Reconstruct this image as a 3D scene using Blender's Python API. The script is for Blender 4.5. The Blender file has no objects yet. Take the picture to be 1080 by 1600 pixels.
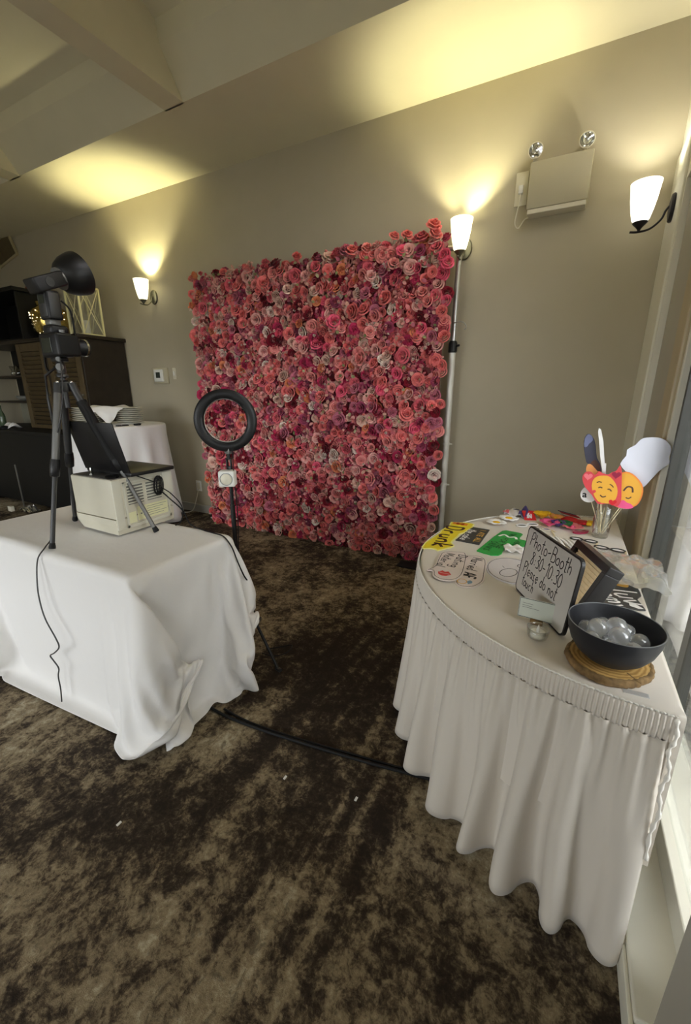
import bpy, bmesh, math, random
import numpy as np
from mathutils import Vector, Matrix

PI = math.pi
SC = bpy.context.scene
COL = SC.collection

# ------------------------------------------------------------------ camera, sky, light, exposure
cam_data = bpy.data.cameras.new('camera')
cam_data.sensor_fit = 'VERTICAL'
cam_data.sensor_height = 36.0
cam_data.lens = 36.0 * 641.27 / 1600.0
cam_data.clip_start = 0.02
cam = bpy.data.objects.new('camera', cam_data)
COL.objects.link(cam)
cam.location = (0, 0, 1.42)
cam.rotation_euler = (math.radians(90 - 16.153), 0, math.radians(27.829))
SC.camera = cam

world = bpy.data.worlds.new('overcast_sky')
SC.world = world
world.use_nodes = True
wn = world.node_tree
wn.nodes['Background'].inputs['Color'].default_value = (0.97, 0.95, 1.0, 1)
wn.nodes['Background'].inputs['Strength'].default_value = 8.0

def area_light(name, loc, rot, sx, sy, power=0.0, color=(1, 1, 1), portal=False):
    d = bpy.data.lights.new(name, 'AREA')
    d.shape = 'RECTANGLE'; d.size = sx; d.size_y = sy; d.energy = power; d.color = color
    if portal: d.cycles.is_portal = True
    o = bpy.data.objects.new(name, d); COL.objects.link(o)
    o.location = loc; o.rotation_euler = rot
    return o
# portals only guide the sampling of the sky through the real window openings
area_light('window_portal', (0.47, 1.5, 1.2), (0, math.radians(90), 0), 2.3, 1.45, portal=True)
area_light('window_portal', (0.47, -2.0, 1.35), (0, math.radians(90), 0), 2.2, 1.6, portal=True)
area_light('window_portal', (-3.5, -3.55, 1.25), (math.radians(90), 0, 0), 4.2, 1.8, portal=True)

SC.view_settings.view_transform = 'Standard'
SC.view_settings.look = 'None'
SC.view_settings.gamma = 1.0
SC.view_settings.exposure = 0.40
try: SC.view_settings.use_curve_mapping = False
except Exception: pass

# ------------------------------------------------------------------ helpers: materials
def srgb(r, g, b):
    f = lambda c: (c / 255 / 12.92) if c / 255 <= 0.04045 else ((c / 255 + 0.055) / 1.055) ** 2.4
    return (f(r), f(g), f(b))

def mat(name, col, rough=0.6, metal=0.0, noise=0.0, nscale=20.0, bump=0.0, bscale=200.0, spec=0.5,
        sheen=0.0, trans=0.0, alpha=1.0, emit=None, estr=0.0, coat=0.0, ior=1.45):
    m = bpy.data.materials.new(name); m.use_nodes = True
    nt = m.node_tree; p = nt.nodes['Principled BSDF']
    p.inputs['Base Color'].default_value = (*col, 1)
    p.inputs['Roughness'].default_value = rough
    p.inputs['Metallic'].default_value = metal
    p.inputs['Specular IOR Level'].default_value = spec
    p.inputs['Sheen Weight'].default_value = sheen
    p.inputs['Transmission Weight'].default_value = trans
    p.inputs['Alpha'].default_value = alpha
    p.inputs['Coat Weight'].default_value = coat
    p.inputs['IOR'].default_value = ior
    if emit:
        p.inputs['Emission Color'].default_value = (*emit, 1)
        p.inputs['Emission Strength'].default_value = estr
    tc = None
    if noise or bump:
        tc = nt.nodes.new('ShaderNodeNewGeometry')
    if noise:
        n = nt.nodes.new('ShaderNodeTexNoise'); n.inputs['Scale'].default_value = nscale
        n.inputs['Detail'].default_value = 6
        nt.links.new(tc.outputs['Position'], n.inputs['Vector'])
        r = nt.nodes.new('ShaderNodeValToRGB')
        lo = [max(0, c * (1 - noise)) for c in col]; hi = [min(1, c * (1 + noise)) for c in col]
        r.color_ramp.elements[0].position = 0.3; r.color_ramp.elements[1].position = 0.7
        r.color_ramp.elements[0].color = (*lo, 1); r.color_ramp.elements[1].color = (*hi, 1)
        nt.links.new(n.outputs['Fac'], r.inputs['Fac'])
        nt.links.new(r.outputs['Color'], p.inputs['Base Color'])
    if bump:
        n2 = nt.nodes.new('ShaderNodeTexNoise'); n2.inputs['Scale'].default_value = bscale
        n2.inputs['Detail'].default_value = 3
        nt.links.new(tc.outputs['Position'], n2.inputs['Vector'])
        b = nt.nodes.new('ShaderNodeBump'); b.inputs['Strength'].default_value = bump
        b.inputs['Distance'].default_value = 0.002
        nt.links.new(n2.outputs['Fac'], b.inputs['Height'])
        nt.links.new(b.outputs['Normal'], p.inputs['Normal'])
    return m

def glass_mat(name, tint=(1, 1, 1), refl=0.06, rough=0.02):
    m = bpy.data.materials.new(name); m.use_nodes = True
    nt = m.node_tree; nt.nodes.remove(nt.nodes['Principled BSDF'])
    out = nt.nodes['Material Output']
    t = nt.nodes.new('ShaderNodeBsdfTransparent'); t.inputs['Color'].default_value = (*tint, 1)
    g = nt.nodes.new('ShaderNodeBsdfGlossy'); g.inputs['Roughness'].default_value = rough
    fr = nt.nodes.new('ShaderNodeLayerWeight'); fr.inputs['Blend'].default_value = 0.35
    mp = nt.nodes.new('ShaderNodeMapRange')
    mp.inputs['To Min'].default_value = refl; mp.inputs['To Max'].default_value = min(1, refl + 0.65)
    nt.links.new(fr.outputs['Facing'], mp.inputs['Value'])
    mx = nt.nodes.new('ShaderNodeMixShader')
    nt.links.new(mp.outputs['Result'], mx.inputs['Fac'])
    nt.links.new(t.outputs[0], mx.inputs[1]); nt.links.new(g.outputs[0], mx.inputs[2])
    nt.links.new(mx.outputs[0], out.inputs['Surface'])
    return m

M = {}
def build_materials():
    M['wall'] = mat('taupe_wall_paint', srgb(184, 175, 152), 0.55, noise=0.03, nscale=3, bump=0.12, bscale=160, spec=0.35)
    M['ceiling'] = mat('ceiling_paint', srgb(222, 214, 186), 0.75, noise=0.02, nscale=4, bump=0.1, bscale=150)
    M['trim'] = mat('trim_paint', srgb(232, 228, 212), 0.45, noise=0.02, nscale=6)
    M['trim_tan'] = mat('tan_trim_paint', srgb(186, 172, 142), 0.45, noise=0.03, nscale=8)
    M['trim_grey'] = mat('grey_trim_paint', srgb(176, 172, 160), 0.5, noise=0.03, nscale=6)
    M['frame_dark'] = mat('dark_bronze_aluminium', srgb(70, 70, 66), 0.4, metal=0.4)
    M['frame_cream'] = mat('cream_window_vinyl', srgb(222, 216, 186), 0.4)
    M['pane'] = glass_mat('window_glass', (0.93, 0.96, 0.95), 0.05)
    M['stucco'] = mat('grey_green_stucco', srgb(140, 140, 126), 0.9, noise=0.08, nscale=8)
    M['patio'] = mat('patio_concrete', srgb(150, 148, 140), 0.9, noise=0.12, nscale=5)
    M['cloth'] = mat('white_tablecloth_fabric', srgb(238, 236, 233), 0.85, bump=0.9, bscale=22, sheen=0.15, spec=0.2)
    M['cloth_cream'] = mat('white_skirt_fabric', srgb(218, 210, 198), 0.8, bump=0.12, bscale=900, sheen=0.2, spec=0.25)
    M['cord_trim'] = mat('white_cord_trim', srgb(244, 240, 230), 0.6)
    M['black_plastic'] = mat('black_plastic', srgb(24, 24, 25), 0.42, noise=0.1, nscale=30)
    M['black_rubber'] = mat('black_rubber', srgb(14, 14, 14), 0.7)
    M['dark_grey'] = mat('dark_grey_metal', srgb(72, 72, 72), 0.42, metal=0.5)
    M['mid_grey'] = mat('grey_anodised_metal', srgb(128, 128, 126), 0.38, metal=0.55)
    M['silver'] = mat('brushed_aluminium', srgb(205, 205, 200), 0.3, metal=0.85)
    M['white_pipe'] = mat('white_powder_coat', srgb(226, 224, 214), 0.35, metal=0.15)
    M['chrome'] = mat('chrome', srgb(225, 225, 222), 0.12, metal=1.0)
    M['bronze'] = mat('dark_bronze_lamp_metal', srgb(52, 50, 54), 0.4, metal=0.6)
    M['nickel'] = mat('aged_nickel_lamp_metal', srgb(130, 128, 112), 0.35, metal=0.7)
    M['printer'] = mat('ivory_printer_plastic', srgb(216, 211, 192), 0.5, noise=0.03, nscale=10, bump=0.1, bscale=600)
    M['printer_light'] = mat('light_printer_plastic', srgb(226, 224, 208), 0.5)
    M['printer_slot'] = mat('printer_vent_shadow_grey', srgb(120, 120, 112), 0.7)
    M['printer_top'] = mat('grey_printer_top', srgb(104, 100, 94), 0.55)
    M['label_yellow'] = mat('pale_yellow_label', srgb(238, 236, 192), 0.6)
    M['laptop'] = mat('black_laptop_lid', srgb(30, 29, 30), 0.38, noise=0.06, nscale=14)
    M['wood_dark'] = mat('dark_espresso_wood', srgb(42, 34, 25), 0.42, noise=0.25, nscale=9)
    M['wood_olive'] = mat('brown_louvre_wood', srgb(88, 73, 47), 0.5, noise=0.18, nscale=12)
    M['black_paint'] = mat('black_bar_paint', srgb(12, 12, 11), 0.55)
    M['shelf_edge'] = mat('dark_shelf_wood', srgb(48, 40, 30), 0.5)
    M['tile'] = mat('pale_backsplash', srgb(150, 148, 130), 0.5)
    M['ivory'] = mat('ivory_plastic', srgb(222, 216, 196), 0.4)
    M['em_box'] = mat('beige_emergency_box', srgb(190, 182, 155), 0.45)
    M['white_plastic'] = mat('white_plastic', srgb(235, 234, 228), 0.4)
    M['screen'] = mat('dark_display', srgb(52, 56, 48), 0.2)
    M['china'] = mat('white_china', srgb(232, 230, 218), 0.25)
    M['lantern_metal'] = mat('cream_lantern_metal', srgb(236, 228, 180), 0.45)
    M['glass'] = glass_mat('clear_glass', (0.97, 0.98, 0.97), 0.06)
    M['clear_plastic'] = glass_mat('clear_plastic', (0.90, 0.92, 0.94), 0.12, 0.06)
    def milky(name, col, dif, rough):
        m = bpy.data.materials.new(name); m.use_nodes = True
        nt = m.node_tree; nt.nodes.remove(nt.nodes['Principled BSDF']); out = nt.nodes['Material Output']
        t = nt.nodes.new('ShaderNodeBsdfTransparent'); t.inputs['Color'].default_value = (*col, 1)
        d = nt.nodes.new('ShaderNodeBsdfDiffuse'); d.inputs['Color'].default_value = (.86, .87, .88, 1)
        tl = nt.nodes.new('ShaderNodeBsdfTranslucent'); tl.inputs['Color'].default_value = (.86, .87, .88, 1)
        g = nt.nodes.new('ShaderNodeBsdfGlossy'); g.inputs['Roughness'].default_value = rough
        lw = nt.nodes.new('ShaderNodeLayerWeight'); lw.inputs['Blend'].default_value = .4
        a = nt.nodes.new('ShaderNodeMixShader'); a.inputs['Fac'].default_value = .5
        nt.links.new(d.outputs[0], a.inputs[1]); nt.links.new(tl.outputs[0], a.inputs[2])
        b = nt.nodes.new('ShaderNodeMixShader'); b.inputs['Fac'].default_value = dif
        nt.links.new(t.outputs[0], b.inputs[1]); nt.links.new(a.outputs[0], b.inputs[2])
        c = nt.nodes.new('ShaderNodeMixShader')
        mr = nt.nodes.new('ShaderNodeMapRange'); mr.inputs['To Min'].default_value = .07; mr.inputs['To Max'].default_value = .5
        nt.links.new(lw.outputs['Facing'], mr.inputs['Value']); nt.links.new(mr.outputs[0], c.inputs['Fac'])
        nt.links.new(b.outputs[0], c.inputs[1]); nt.links.new(g.outputs[0], c.inputs[2])
        nt.links.new(c.outputs[0], out.inputs['Surface']); return m
    M['tape'] = milky('clear_tape_film', (.97, .97, .97), .6, .3)
    M['ball'] = milky('clear_ball_plastic', (.98, .98, .98), .36, .04)
    M['bag'] = milky('clear_bag_film', (.96, .97, .97), .32, .2)
    M['gold_mercury'] = mat('gold_mercury_glass', srgb(205, 180, 100), 0.18, metal=0.95, noise=0.3, nscale=40, bump=0.8, bscale=45)
    M['green_glass'] = mat('pale_green_bottle_glass', srgb(110, 130, 100), 0.12, trans=0.5)
    M['bowl'] = mat('matte_black_bowl', srgb(33, 34, 38), 0.5, noise=0.06, nscale=40)
    M['bowl_rim'] = mat('worn_grey_bowl_rim', srgb(120, 122, 124), 0.4)
    M['bark'] = mat('tree_bark', srgb(124, 98, 62), 0.9, noise=0.4, nscale=60, bump=1.0, bscale=90)
    M['board_white'] = mat('whiteboard_surface', srgb(196, 192, 186), 0.3, noise=0.03, nscale=8)
    M['board_rim'] = mat('black_board_rim', srgb(28, 26, 26), 0.4)
    M['letter_felt'] = mat('tan_letterboard', srgb(244, 222, 182), 0.75, noise=0.05, nscale=60)
    M['card'] = mat('pale_green_grey_card', srgb(200, 205, 192), 0.6)
    M['ink'] = mat('black_marker_ink', srgb(26, 25, 27), 0.5)
    M['ink_grey'] = mat('grey_print_ink', srgb(126, 126, 122), 0.6)
    M['wax'] = mat('white_wax', srgb(240, 238, 228), 0.5)
    M['yellow'] = mat('yellow_sign_board', srgb(238, 216, 36), 0.45)
    M['yellow_edge'] = mat('pale_yellow_sign_edge', srgb(244, 238, 150), 0.5)
    M['green'] = mat('green_sign_board', srgb(38, 160, 68), 0.45)
    M['green_ink'] = mat('dark_green_print', srgb(14, 82, 36), 0.5)
    M['sign_black'] = mat('charcoal_sign_board', srgb(58, 58, 57), 0.5)
    M['sign_gold'] = mat('gold_print', srgb(222, 172, 70), 0.4, metal=0.1)
    M['sign_white'] = mat('white_sign_board', srgb(240, 238, 236), 0.5)
    M['sign_pink'] = mat('pale_pink_sign_board', srgb(226, 212, 206), 0.5)
    M['sign_grey'] = mat('pale_grey_sign_board', srgb(214, 208, 210), 0.5)
    M['ink_brown'] = mat('dark_brown_print', srgb(70, 34, 12), 0.5)
    M['orange'] = mat('orange_print', srgb(236, 100, 28), 0.5)
    M['red'] = mat('red_print', srgb(205, 30, 40), 0.5)
    M['lips'] = mat('lipstick_red_print', srgb(214, 62, 62), 0.5)
    M['blue_grey'] = mat('blue_grey_print', srgb(120, 150, 170), 0.5)
    M['wine_red'] = mat('dark_red_felt', srgb(150, 26, 62), 0.6)
    M['pink'] = mat('pink_silk', srgb(232, 88, 140), 0.6)
    M['purple'] = mat('purple_silk', srgb(84, 58, 120), 0.6)
    M['violet_print'] = mat('violet_print', srgb(72, 66, 130), 0.5)
    M['leaf'] = mat('green_silk_leaf', srgb(36, 112, 60), 0.6)
    M['gold_yellow'] = mat('golden_yellow_silk', srgb(240, 190, 30), 0.6)
    M['peach'] = mat('peach_silk', srgb(236, 160, 90), 0.6)
    M['lens_grey'] = mat('grey_smoked_lens', srgb(110, 110, 104), 0.3)
    M['stick'] = mat('pale_wooden_stick', srgb(226, 212, 176), 0.6)
    M['emoji'] = mat('yellow_orange_face_print', srgb(232, 172, 60), 0.5)
    M['emoji_red'] = mat('red_heart_print', srgb(214, 70, 76), 0.5)
    M['emoji_pink'] = mat('pink_heart_print', srgb(236, 120, 130), 0.5)
    M['emoji_orange'] = mat('orange_face_edge', srgb(240, 140, 60), 0.5)
    M['navy'] = mat('dark_slate_print', srgb(62, 62, 78), 0.5)
    M['slate_blue'] = mat('slate_blue_edge', srgb(110, 116, 150), 0.5)
    M['hair_brown'] = mat('brown_print', srgb(84, 56, 46), 0.5)
    M['ghost'] = mat('white_card_back', srgb(226, 228, 240), 0.55)
    M['net'] = mat('rose_backing_net', srgb(120, 62, 62), 0.9, noise=0.3, nscale=40)
    M['steel'] = mat('steel', srgb(170, 170, 166), 0.3, metal=0.9)
    M['foil'] = mat('crumpled_foil', srgb(190, 190, 186), 0.25, metal=0.9, bump=1.0, bscale=80)
    M['art'] = mat('brown_framed_print', srgb(96, 84, 58), 0.6, noise=0.15, nscale=14)
    M['art_frame'] = mat('pale_picture_frame', srgb(186, 174, 134), 0.5)
    M['stitch'] = mat('lint_white', srgb(232, 230, 224), 0.7)
    M['puck'] = mat('gloss_black_plastic', srgb(14, 14, 15), 0.15)

    # frosted, lit lamp glass: gives off light
    def shade(name, col, strength):
        m = bpy.data.materials.new(name); m.use_nodes = True
        nt = m.node_tree; p = nt.nodes['Principled BSDF']
        p.inputs['Base Color'].default_value = (0.85, 0.84, 0.78, 1); p.inputs['Roughness'].default_value = 0.35
        p.inputs['Emission Color'].default_value = (*col, 1)
        p.inputs['Emission Strength'].default_value = strength
        return m
    M['shade_warm'] = shade('lit_frosted_glass_warm', (1.0, 0.93, 0.60), 1.6)
    M['shade_white'] = shade('lit_frosted_glass_white', (1.0, 0.98, 0.86), 1.0)
    M['bulb'] = mat('lit_bulb', (1, 1, 1), 0.3, emit=(1.0, 0.92, 0.6), estr=12)
    M['fairy'] = mat('lit_fairy_light', (1, 1, 1), 0.3, emit=(1.0, 0.85, 0.5), estr=2.5)

    # petals: pigment from a colour attribute
    m = bpy.data.materials.new('silk_petal'); m.use_nodes = True
    nt = m.node_tree; p = nt.nodes['Principled BSDF']
    a = nt.nodes.new('ShaderNodeAttribute'); a.attribute_name = 'pigment'
    nt.links.new(a.outputs['Color'], p.inputs['Base Color'])
    p.inputs['Roughness'].default_value = 0.75; p.inputs['Specular IOR Level'].default_value = 0.2
    p.inputs['Sheen Weight'].default_value = 0.15
    M['petal'] = m

    # wood slice end grain (rings around local origin)
    m = bpy.data.materials.new('wood_end_grain'); m.use_nodes = True
    nt = m.node_tree; p = nt.nodes['Principled BSDF']
    tc = nt.nodes.new('ShaderNodeTexCoord')
    w = nt.nodes.new('ShaderNodeTexWave'); w.wave_type = 'RINGS'; w.rings_direction = 'Z'
    w.inputs['Scale'].default_value = 28; w.inputs['Distortion'].default_value = 2.5
    w.inputs['Detail'].default_value = 3; w.inputs['Detail Scale'].default_value = 2
    nt.links.new(tc.outputs['Object'], w.inputs['Vector'])
    r = nt.nodes.new('ShaderNodeValToRGB')
    r.color_ramp.elements[0].color = (*srgb(178, 132, 66), 1); r.color_ramp.elements[1].color = (*srgb(222, 182, 112), 1)
    nt.links.new(w.outputs['Fac'], r.inputs['Fac']); nt.links.new(r.outputs['Color'], p.inputs['Base Color'])
    p.inputs['Roughness'].default_value = 0.6
    M['end_grain'] = m

    # carpet: worn, mottled taupe / near black with streaks
    m = bpy.data.materials.new('distressed_carpet'); m.use_nodes = True
    nt = m.node_tree; p = nt.nodes['Principled BSDF']; L = nt.links.new
    g = nt.nodes.new('ShaderNodeNewGeometry')
    def noise(scale, detail, rough, dist=0.0, vec=None):
        n = nt.nodes.new('ShaderNodeTexNoise'); n.inputs['Scale'].default_value = scale
        n.inputs['Detail'].default_value = detail; n.inputs['Roughness'].default_value = rough
        n.inputs['Distortion'].default_value = dist
        L(vec if vec else g.outputs['Position'], n.inputs['Vector'])
        return n.outputs['Fac']
    def mapped(scale, rot=11, off=(0, 0, 0)):
        n = nt.nodes.new('ShaderNodeMapping'); n.inputs['Rotation'].default_value = (0, 0, math.radians(rot))
        n.inputs['Scale'].default_value = scale; n.inputs['Location'].default_value = off
        L(g.outputs['Position'], n.inputs['Vector']); return n.outputs[0]
    def math_(op, a, b):
        n = nt.nodes.new('ShaderNodeMath'); n.operation = op
        for i, x in enumerate((a, b)):
            if isinstance(x, (int, float)): n.inputs[i].default_value = x
            else: L(x, n.inputs[i])
        return n.outputs[0]
    def ramp(x, lo, hi):
        n = nt.nodes.new('ShaderNodeMapRange'); n.interpolation_type = 'SMOOTHSTEP'
        n.inputs['From Min'].default_value = lo; n.inputs['From Max'].default_value = hi
        L(x, n.inputs['Value']); return n.outputs[0]
    def mix(f, a, b):
        n = nt.nodes.new('ShaderNodeMix'); n.data_type = 'RGBA'
        for sock, x in ((n.inputs['Factor'], f), (n.inputs['A'], a), (n.inputs['B'], b)):
            if isinstance(x, tuple): sock.default_value = (*x, 1)
            else: L(x, sock)
        return n.outputs['Result']
    big = noise(1.25, 3, 0.55, 0.3, mapped((1, .85, 1), 11, (3.1, 1.7, 0)))
    mid = noise(6.8, 8, 0.74, 0.5, mapped((1, .88, 1)))
    fine = noise(24.0, 6, 0.70, 0.6)
    micro = noise(75.0, 4, 0.7, 0.5)
    streak = noise(8.0, 4, 0.55, 0.15, mapped((1, .07, 1)))
    smask = ramp(noise(1.0, 2, 0.5, 0.0, mapped((1, .6, 1), 11, (7.7, 2.0, 0))), 0.52, 0.60)
    tone = math_('ADD', math_('MULTIPLY', big, 1.0), math_('MULTIPLY', mid, 1.0))
    tone = math_('ADD', tone, math_('MULTIPLY', fine, 0.80))
    tone = math_('ADD', tone, math_('MULTIPLY', micro, 0.50))
    tone = math_('ADD', tone, math_('MULTIPLY', math_('SUBTRACT', ramp(streak, .40, .60), .5), math_('MULTIPLY', smask, .20)))
    cr = nt.nodes.new('ShaderNodeValToRGB'); cr.color_ramp.interpolation = 'LINEAR'
    e = cr.color_ramp.elements
    e[0].position = 0.0; e[0].color = (*srgb(46, 39, 33), 1)
    e[1].position = 1.0; e[1].color = (*srgb(186, 175, 150), 1)
    for pos, c in ((.22, (60, 51, 42)), (.40, (96, 84, 67)), (.53, (130, 116, 93)), (.74, (152, 138, 112))):
        x = e.new(pos); x.color = (*srgb(*c), 1)
    vr = nt.nodes.new('ShaderNodeMapRange'); vr.inputs['From Min'].default_value = 1.42; vr.inputs['From Max'].default_value = 1.98
    L(tone, vr.inputs['Value']); L(vr.outputs[0], cr.inputs['Fac'])
    flecks = math_('MULTIPLY', ramp(math_('ADD', noise(26.0, 5, .7, 0.9, mapped((1, .8, 1), 11, (5, 3, 0))), math_('MULTIPLY', micro, .4)), .74, .86), .55)
    col = mix(flecks, cr.outputs['Color'], srgb(58, 50, 42))
    L(col, p.inputs['Base Color'])
    p.inputs['Roughness'].default_value = 0.95; p.inputs['Specular IOR Level'].default_value = 0.15
    bmp = nt.nodes.new('ShaderNodeBump'); bmp.inputs['Strength'].default_value = 0.5; bmp.inputs['Distance'].default_value = 0.004
    fib = noise(420, 2, 0.6); L(math_('ADD', fib, math_('MULTIPLY', mid, 0.8)), bmp.inputs['Height'])
    L(bmp.outputs['Normal'], p.inputs['Normal'])
    M['carpet'] = m
build_materials()

# ------------------------------------------------------------------ helpers: geometry
class B:
    """collects shapes in world space; build() links them as one mesh object"""
    def __init__(self): self.bm = bmesh.new()
    def _xf(self, vs, mtx):
        if mtx is not None:
            for v in vs: v.co = mtx @ v.co
    def box(self, x0, x1, y0, y1, z0, z1, bev=0.0, mtx=None, seg=2):
        r = bmesh.ops.create_cube(self.bm, size=1.0); vs = r['verts']
        for v in vs:
            v.co = Vector(((x0 + x1) / 2 + v.co.x * (x1 - x0), (y0 + y1) / 2 + v.co.y * (y1 - y0), (z0 + z1) / 2 + v.co.z * (z1 - z0)))
        if bev > 0:
            es = list({e for v in vs for e in v.link_edges})
            rr = bmesh.ops.bevel(self.bm, geom=es, offset=bev, segments=seg, affect='EDGES', profile=0.5)
            vs = list({v for f in rr['faces'] for v in f.verts} | {v for v in vs if v.is_valid})
        self._xf(vs, mtx); return self
    def tube(self, pts, r, n=10, cap=True, mtx=None):
        pts = [Vector(p) for p in pts]
        rs = r if isinstance(r, (list, tuple)) else [r] * len(pts)
        rings = []; up = None
        for i, p in enumerate(pts):
            t = (pts[min(i + 1, len(pts) - 1)] - pts[max(i - 1, 0)])
            if t.length < 1e-9: t = Vector((0, 0, 1))
            t.normalize()
            if up is None:
                up = Vector((0, 0, 1)) if abs(t.z) < 0.9 else Vector((1, 0, 0))
            a = t.cross(up)
            if a.length < 1e-6: a = t.orthogonal()
            a.normalize(); b = t.cross(a).normalized(); up = -b if False else up
            ring = [self.bm.verts.new(p + (a * math.cos(2 * PI * k / n) + b * math.sin(2 * PI * k / n)) * rs[i]) for k in range(n)]
            rings.append(ring)
        for A, C in zip(rings, rings[1:]):
            for k in range(n):
                self.bm.faces.new((A[k], A[(k + 1) % n], C[(k + 1) % n], C[k]))
        if cap:
            self.bm.faces.new(rings[0][::-1]); self.bm.faces.new(rings[-1])
        self._xf([v for ring in rings for v in ring], mtx); return self
    def lathe(self, prof, center=(0, 0, 0), n=32, mtx=None, cap0=False, cap1=False, fn=None):
        c = Vector(center); rings = []
        for (r, z) in prof:
            ring = []
            for k in range(n):
                a = 2 * PI * k / n; rr = r * (fn(a, z) if fn else 1)
                ring.append(self.bm.verts.new(c + Vector((rr * math.cos(a), rr * math.sin(a), z))))
            rings.append(ring)
        for A, C in zip(rings, rings[1:]):
            for k in range(n):
                self.bm.faces.new((A[k], A[(k + 1) % n], C[(k + 1) % n], C[k]))
        if cap0: self.bm.faces.new(rings[0][::-1])
        if cap1: self.bm.faces.new(rings[-1])
        self._xf([v for ring in rings for v in ring], mtx); return self
    def prism(self, poly, z0, z1, mtx=None, inset=0.0):
        a = [self.bm.verts.new((p[0], p[1], z0)) for p in poly]
        b = [self.bm.verts.new((p[0], p[1], z1)) for p in poly]
        n = len(poly)
        self.bm.faces.new(a[::-1]); self.bm.faces.new(b)
        for k in range(n): self.bm.faces.new((a[k], a[(k + 1) % n], b[(k + 1) % n], b[k]))
        self._xf(a + b, mtx); return self
    def grid(self, fn, nu, nv, closed_u=False, mtx=None):
        vs = [[self.bm.verts.new(fn(i, j)) for i in range(nu)] for j in range(nv)]
        for j in range(nv - 1):
            for i in range(nu if closed_u else nu - 1):
                i2 = (i + 1) % nu
                self.bm.faces.new((vs[j][i], vs[j][i2], vs[j + 1][i2], vs[j + 1][i]))
        self._xf([v for r in vs for v in r], mtx); return self
    def sphere(self, c, r, n=16, sc=(1, 1, 1), mtx=None):
        q = bmesh.ops.create_uvsphere(self.bm, u_segments=n, v_segments=max(6, n // 2), radius=r)
        for v in q['verts']: v.co = Vector((c[0] + v.co.x * sc[0], c[1] + v.co.y * sc[1], c[2] + v.co.z * sc[2]))
        self._xf(q['verts'], mtx); return self
    def build(self, name, m, parent=None, smooth=None, solid=0.0):
        bmesh.ops.recalc_face_normals(self.bm, faces=self.bm.faces[:])
        me = bpy.data.meshes.new(name); self.bm.to_mesh(me); self.bm.free()
        o = bpy.data.objects.new(name, me); COL.objects.link(o)
        me.materials.append(m)
        if smooth is not None:
            me.polygons.foreach_set('use_smooth', [True] * len(me.polygons))
            if smooth < 180:
                md = o  # sharp edges by angle
                bm2 = bmesh.new(); bm2.from_mesh(me)
                for e in bm2.edges:
                    if len(e.link_faces) == 2 and e.calc_face_angle(0) > math.radians(smooth): e.smooth = False
                bm2.to_mesh(me); bm2.free()
        if parent is not None:
            off = world_loc(parent)
            me.transform(Matrix.Translation(-off))
            o.parent = parent
        if solid:
            s = o.modifiers.new('thickness', 'SOLIDIFY'); s.thickness = solid; s.offset = 0
        return o

def world_loc(o):
    v = Vector((0, 0, 0))
    while o is not None: v += o.location; o = o.parent
    return v

def thing(name, label, cat, loc=(0, 0, 0), group=None):
    o = bpy.data.objects.new(name, None); COL.objects.link(o)
    o.empty_display_size = 0.05
    o.location = loc; o['label'] = label; o['category'] = cat
    if group: o['group'] = group
    return o
def tag(o, label, cat, group=None):
    o['label'] = label; o['category'] = cat
    if group: o['group'] = group
    return o
def recenter(o):
    """move a top-level mesh's origin to the middle of its base"""
    me = o.data; n = len(me.vertices)
    c = np.empty(n * 3); me.vertices.foreach_get('co', c); c = c.reshape(-1, 3)
    b = Vector(((c[:, 0].min() + c[:, 0].max()) / 2, (c[:, 1].min() + c[:, 1].max()) / 2, c[:, 2].min()))
    me.transform(Matrix.Translation(-b)); o.location = b
    return o
def struct(o):
    o['kind'] = 'structure'; return o
def copy_tree(o, delta=(0, 0, 0), parent=None):
    c = o.copy(); COL.objects.link(c); c.parent = parent
    if parent is None: c.location = Vector(o.location) + Vector(delta)
    for ch in list(o.children): copy_tree(ch, parent=c)
    return c

def frame_mtx(origin, right, up):
    r = Vector(right).normalized(); u = Vector(up); u = (u - r * u.dot(r)).normalized(); n = r.cross(u)
    m = Matrix((r, u, n)).transposed().to_4x4(); m.translation = Vector(origin); return m

def catmull(pts, k=8, closed=False):
    P = [Vector(p) for p in pts]; out = []; n = len(P)
    rng = range(n if closed else n - 1)
    for i in rng:
        if closed: p0, p1, p2, p3 = P[(i - 1) % n], P[i], P[(i + 1) % n], P[(i + 2) % n]
        else: p0, p1, p2, p3 = P[max(i - 1, 0)], P[i], P[i + 1], P[min(i + 2, n - 1)]
        for j in range(k):
            t = j / k
            out.append(0.5 * ((2 * p1) + (-p0 + p2) * t + (2 * p0 - 5 * p1 + 4 * p2 - p3) * t * t + (-p0 + 3 * p1 - 3 * p2 + p3) * t ** 3))
    if not closed: out.append(P[-1])
    return out

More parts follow.
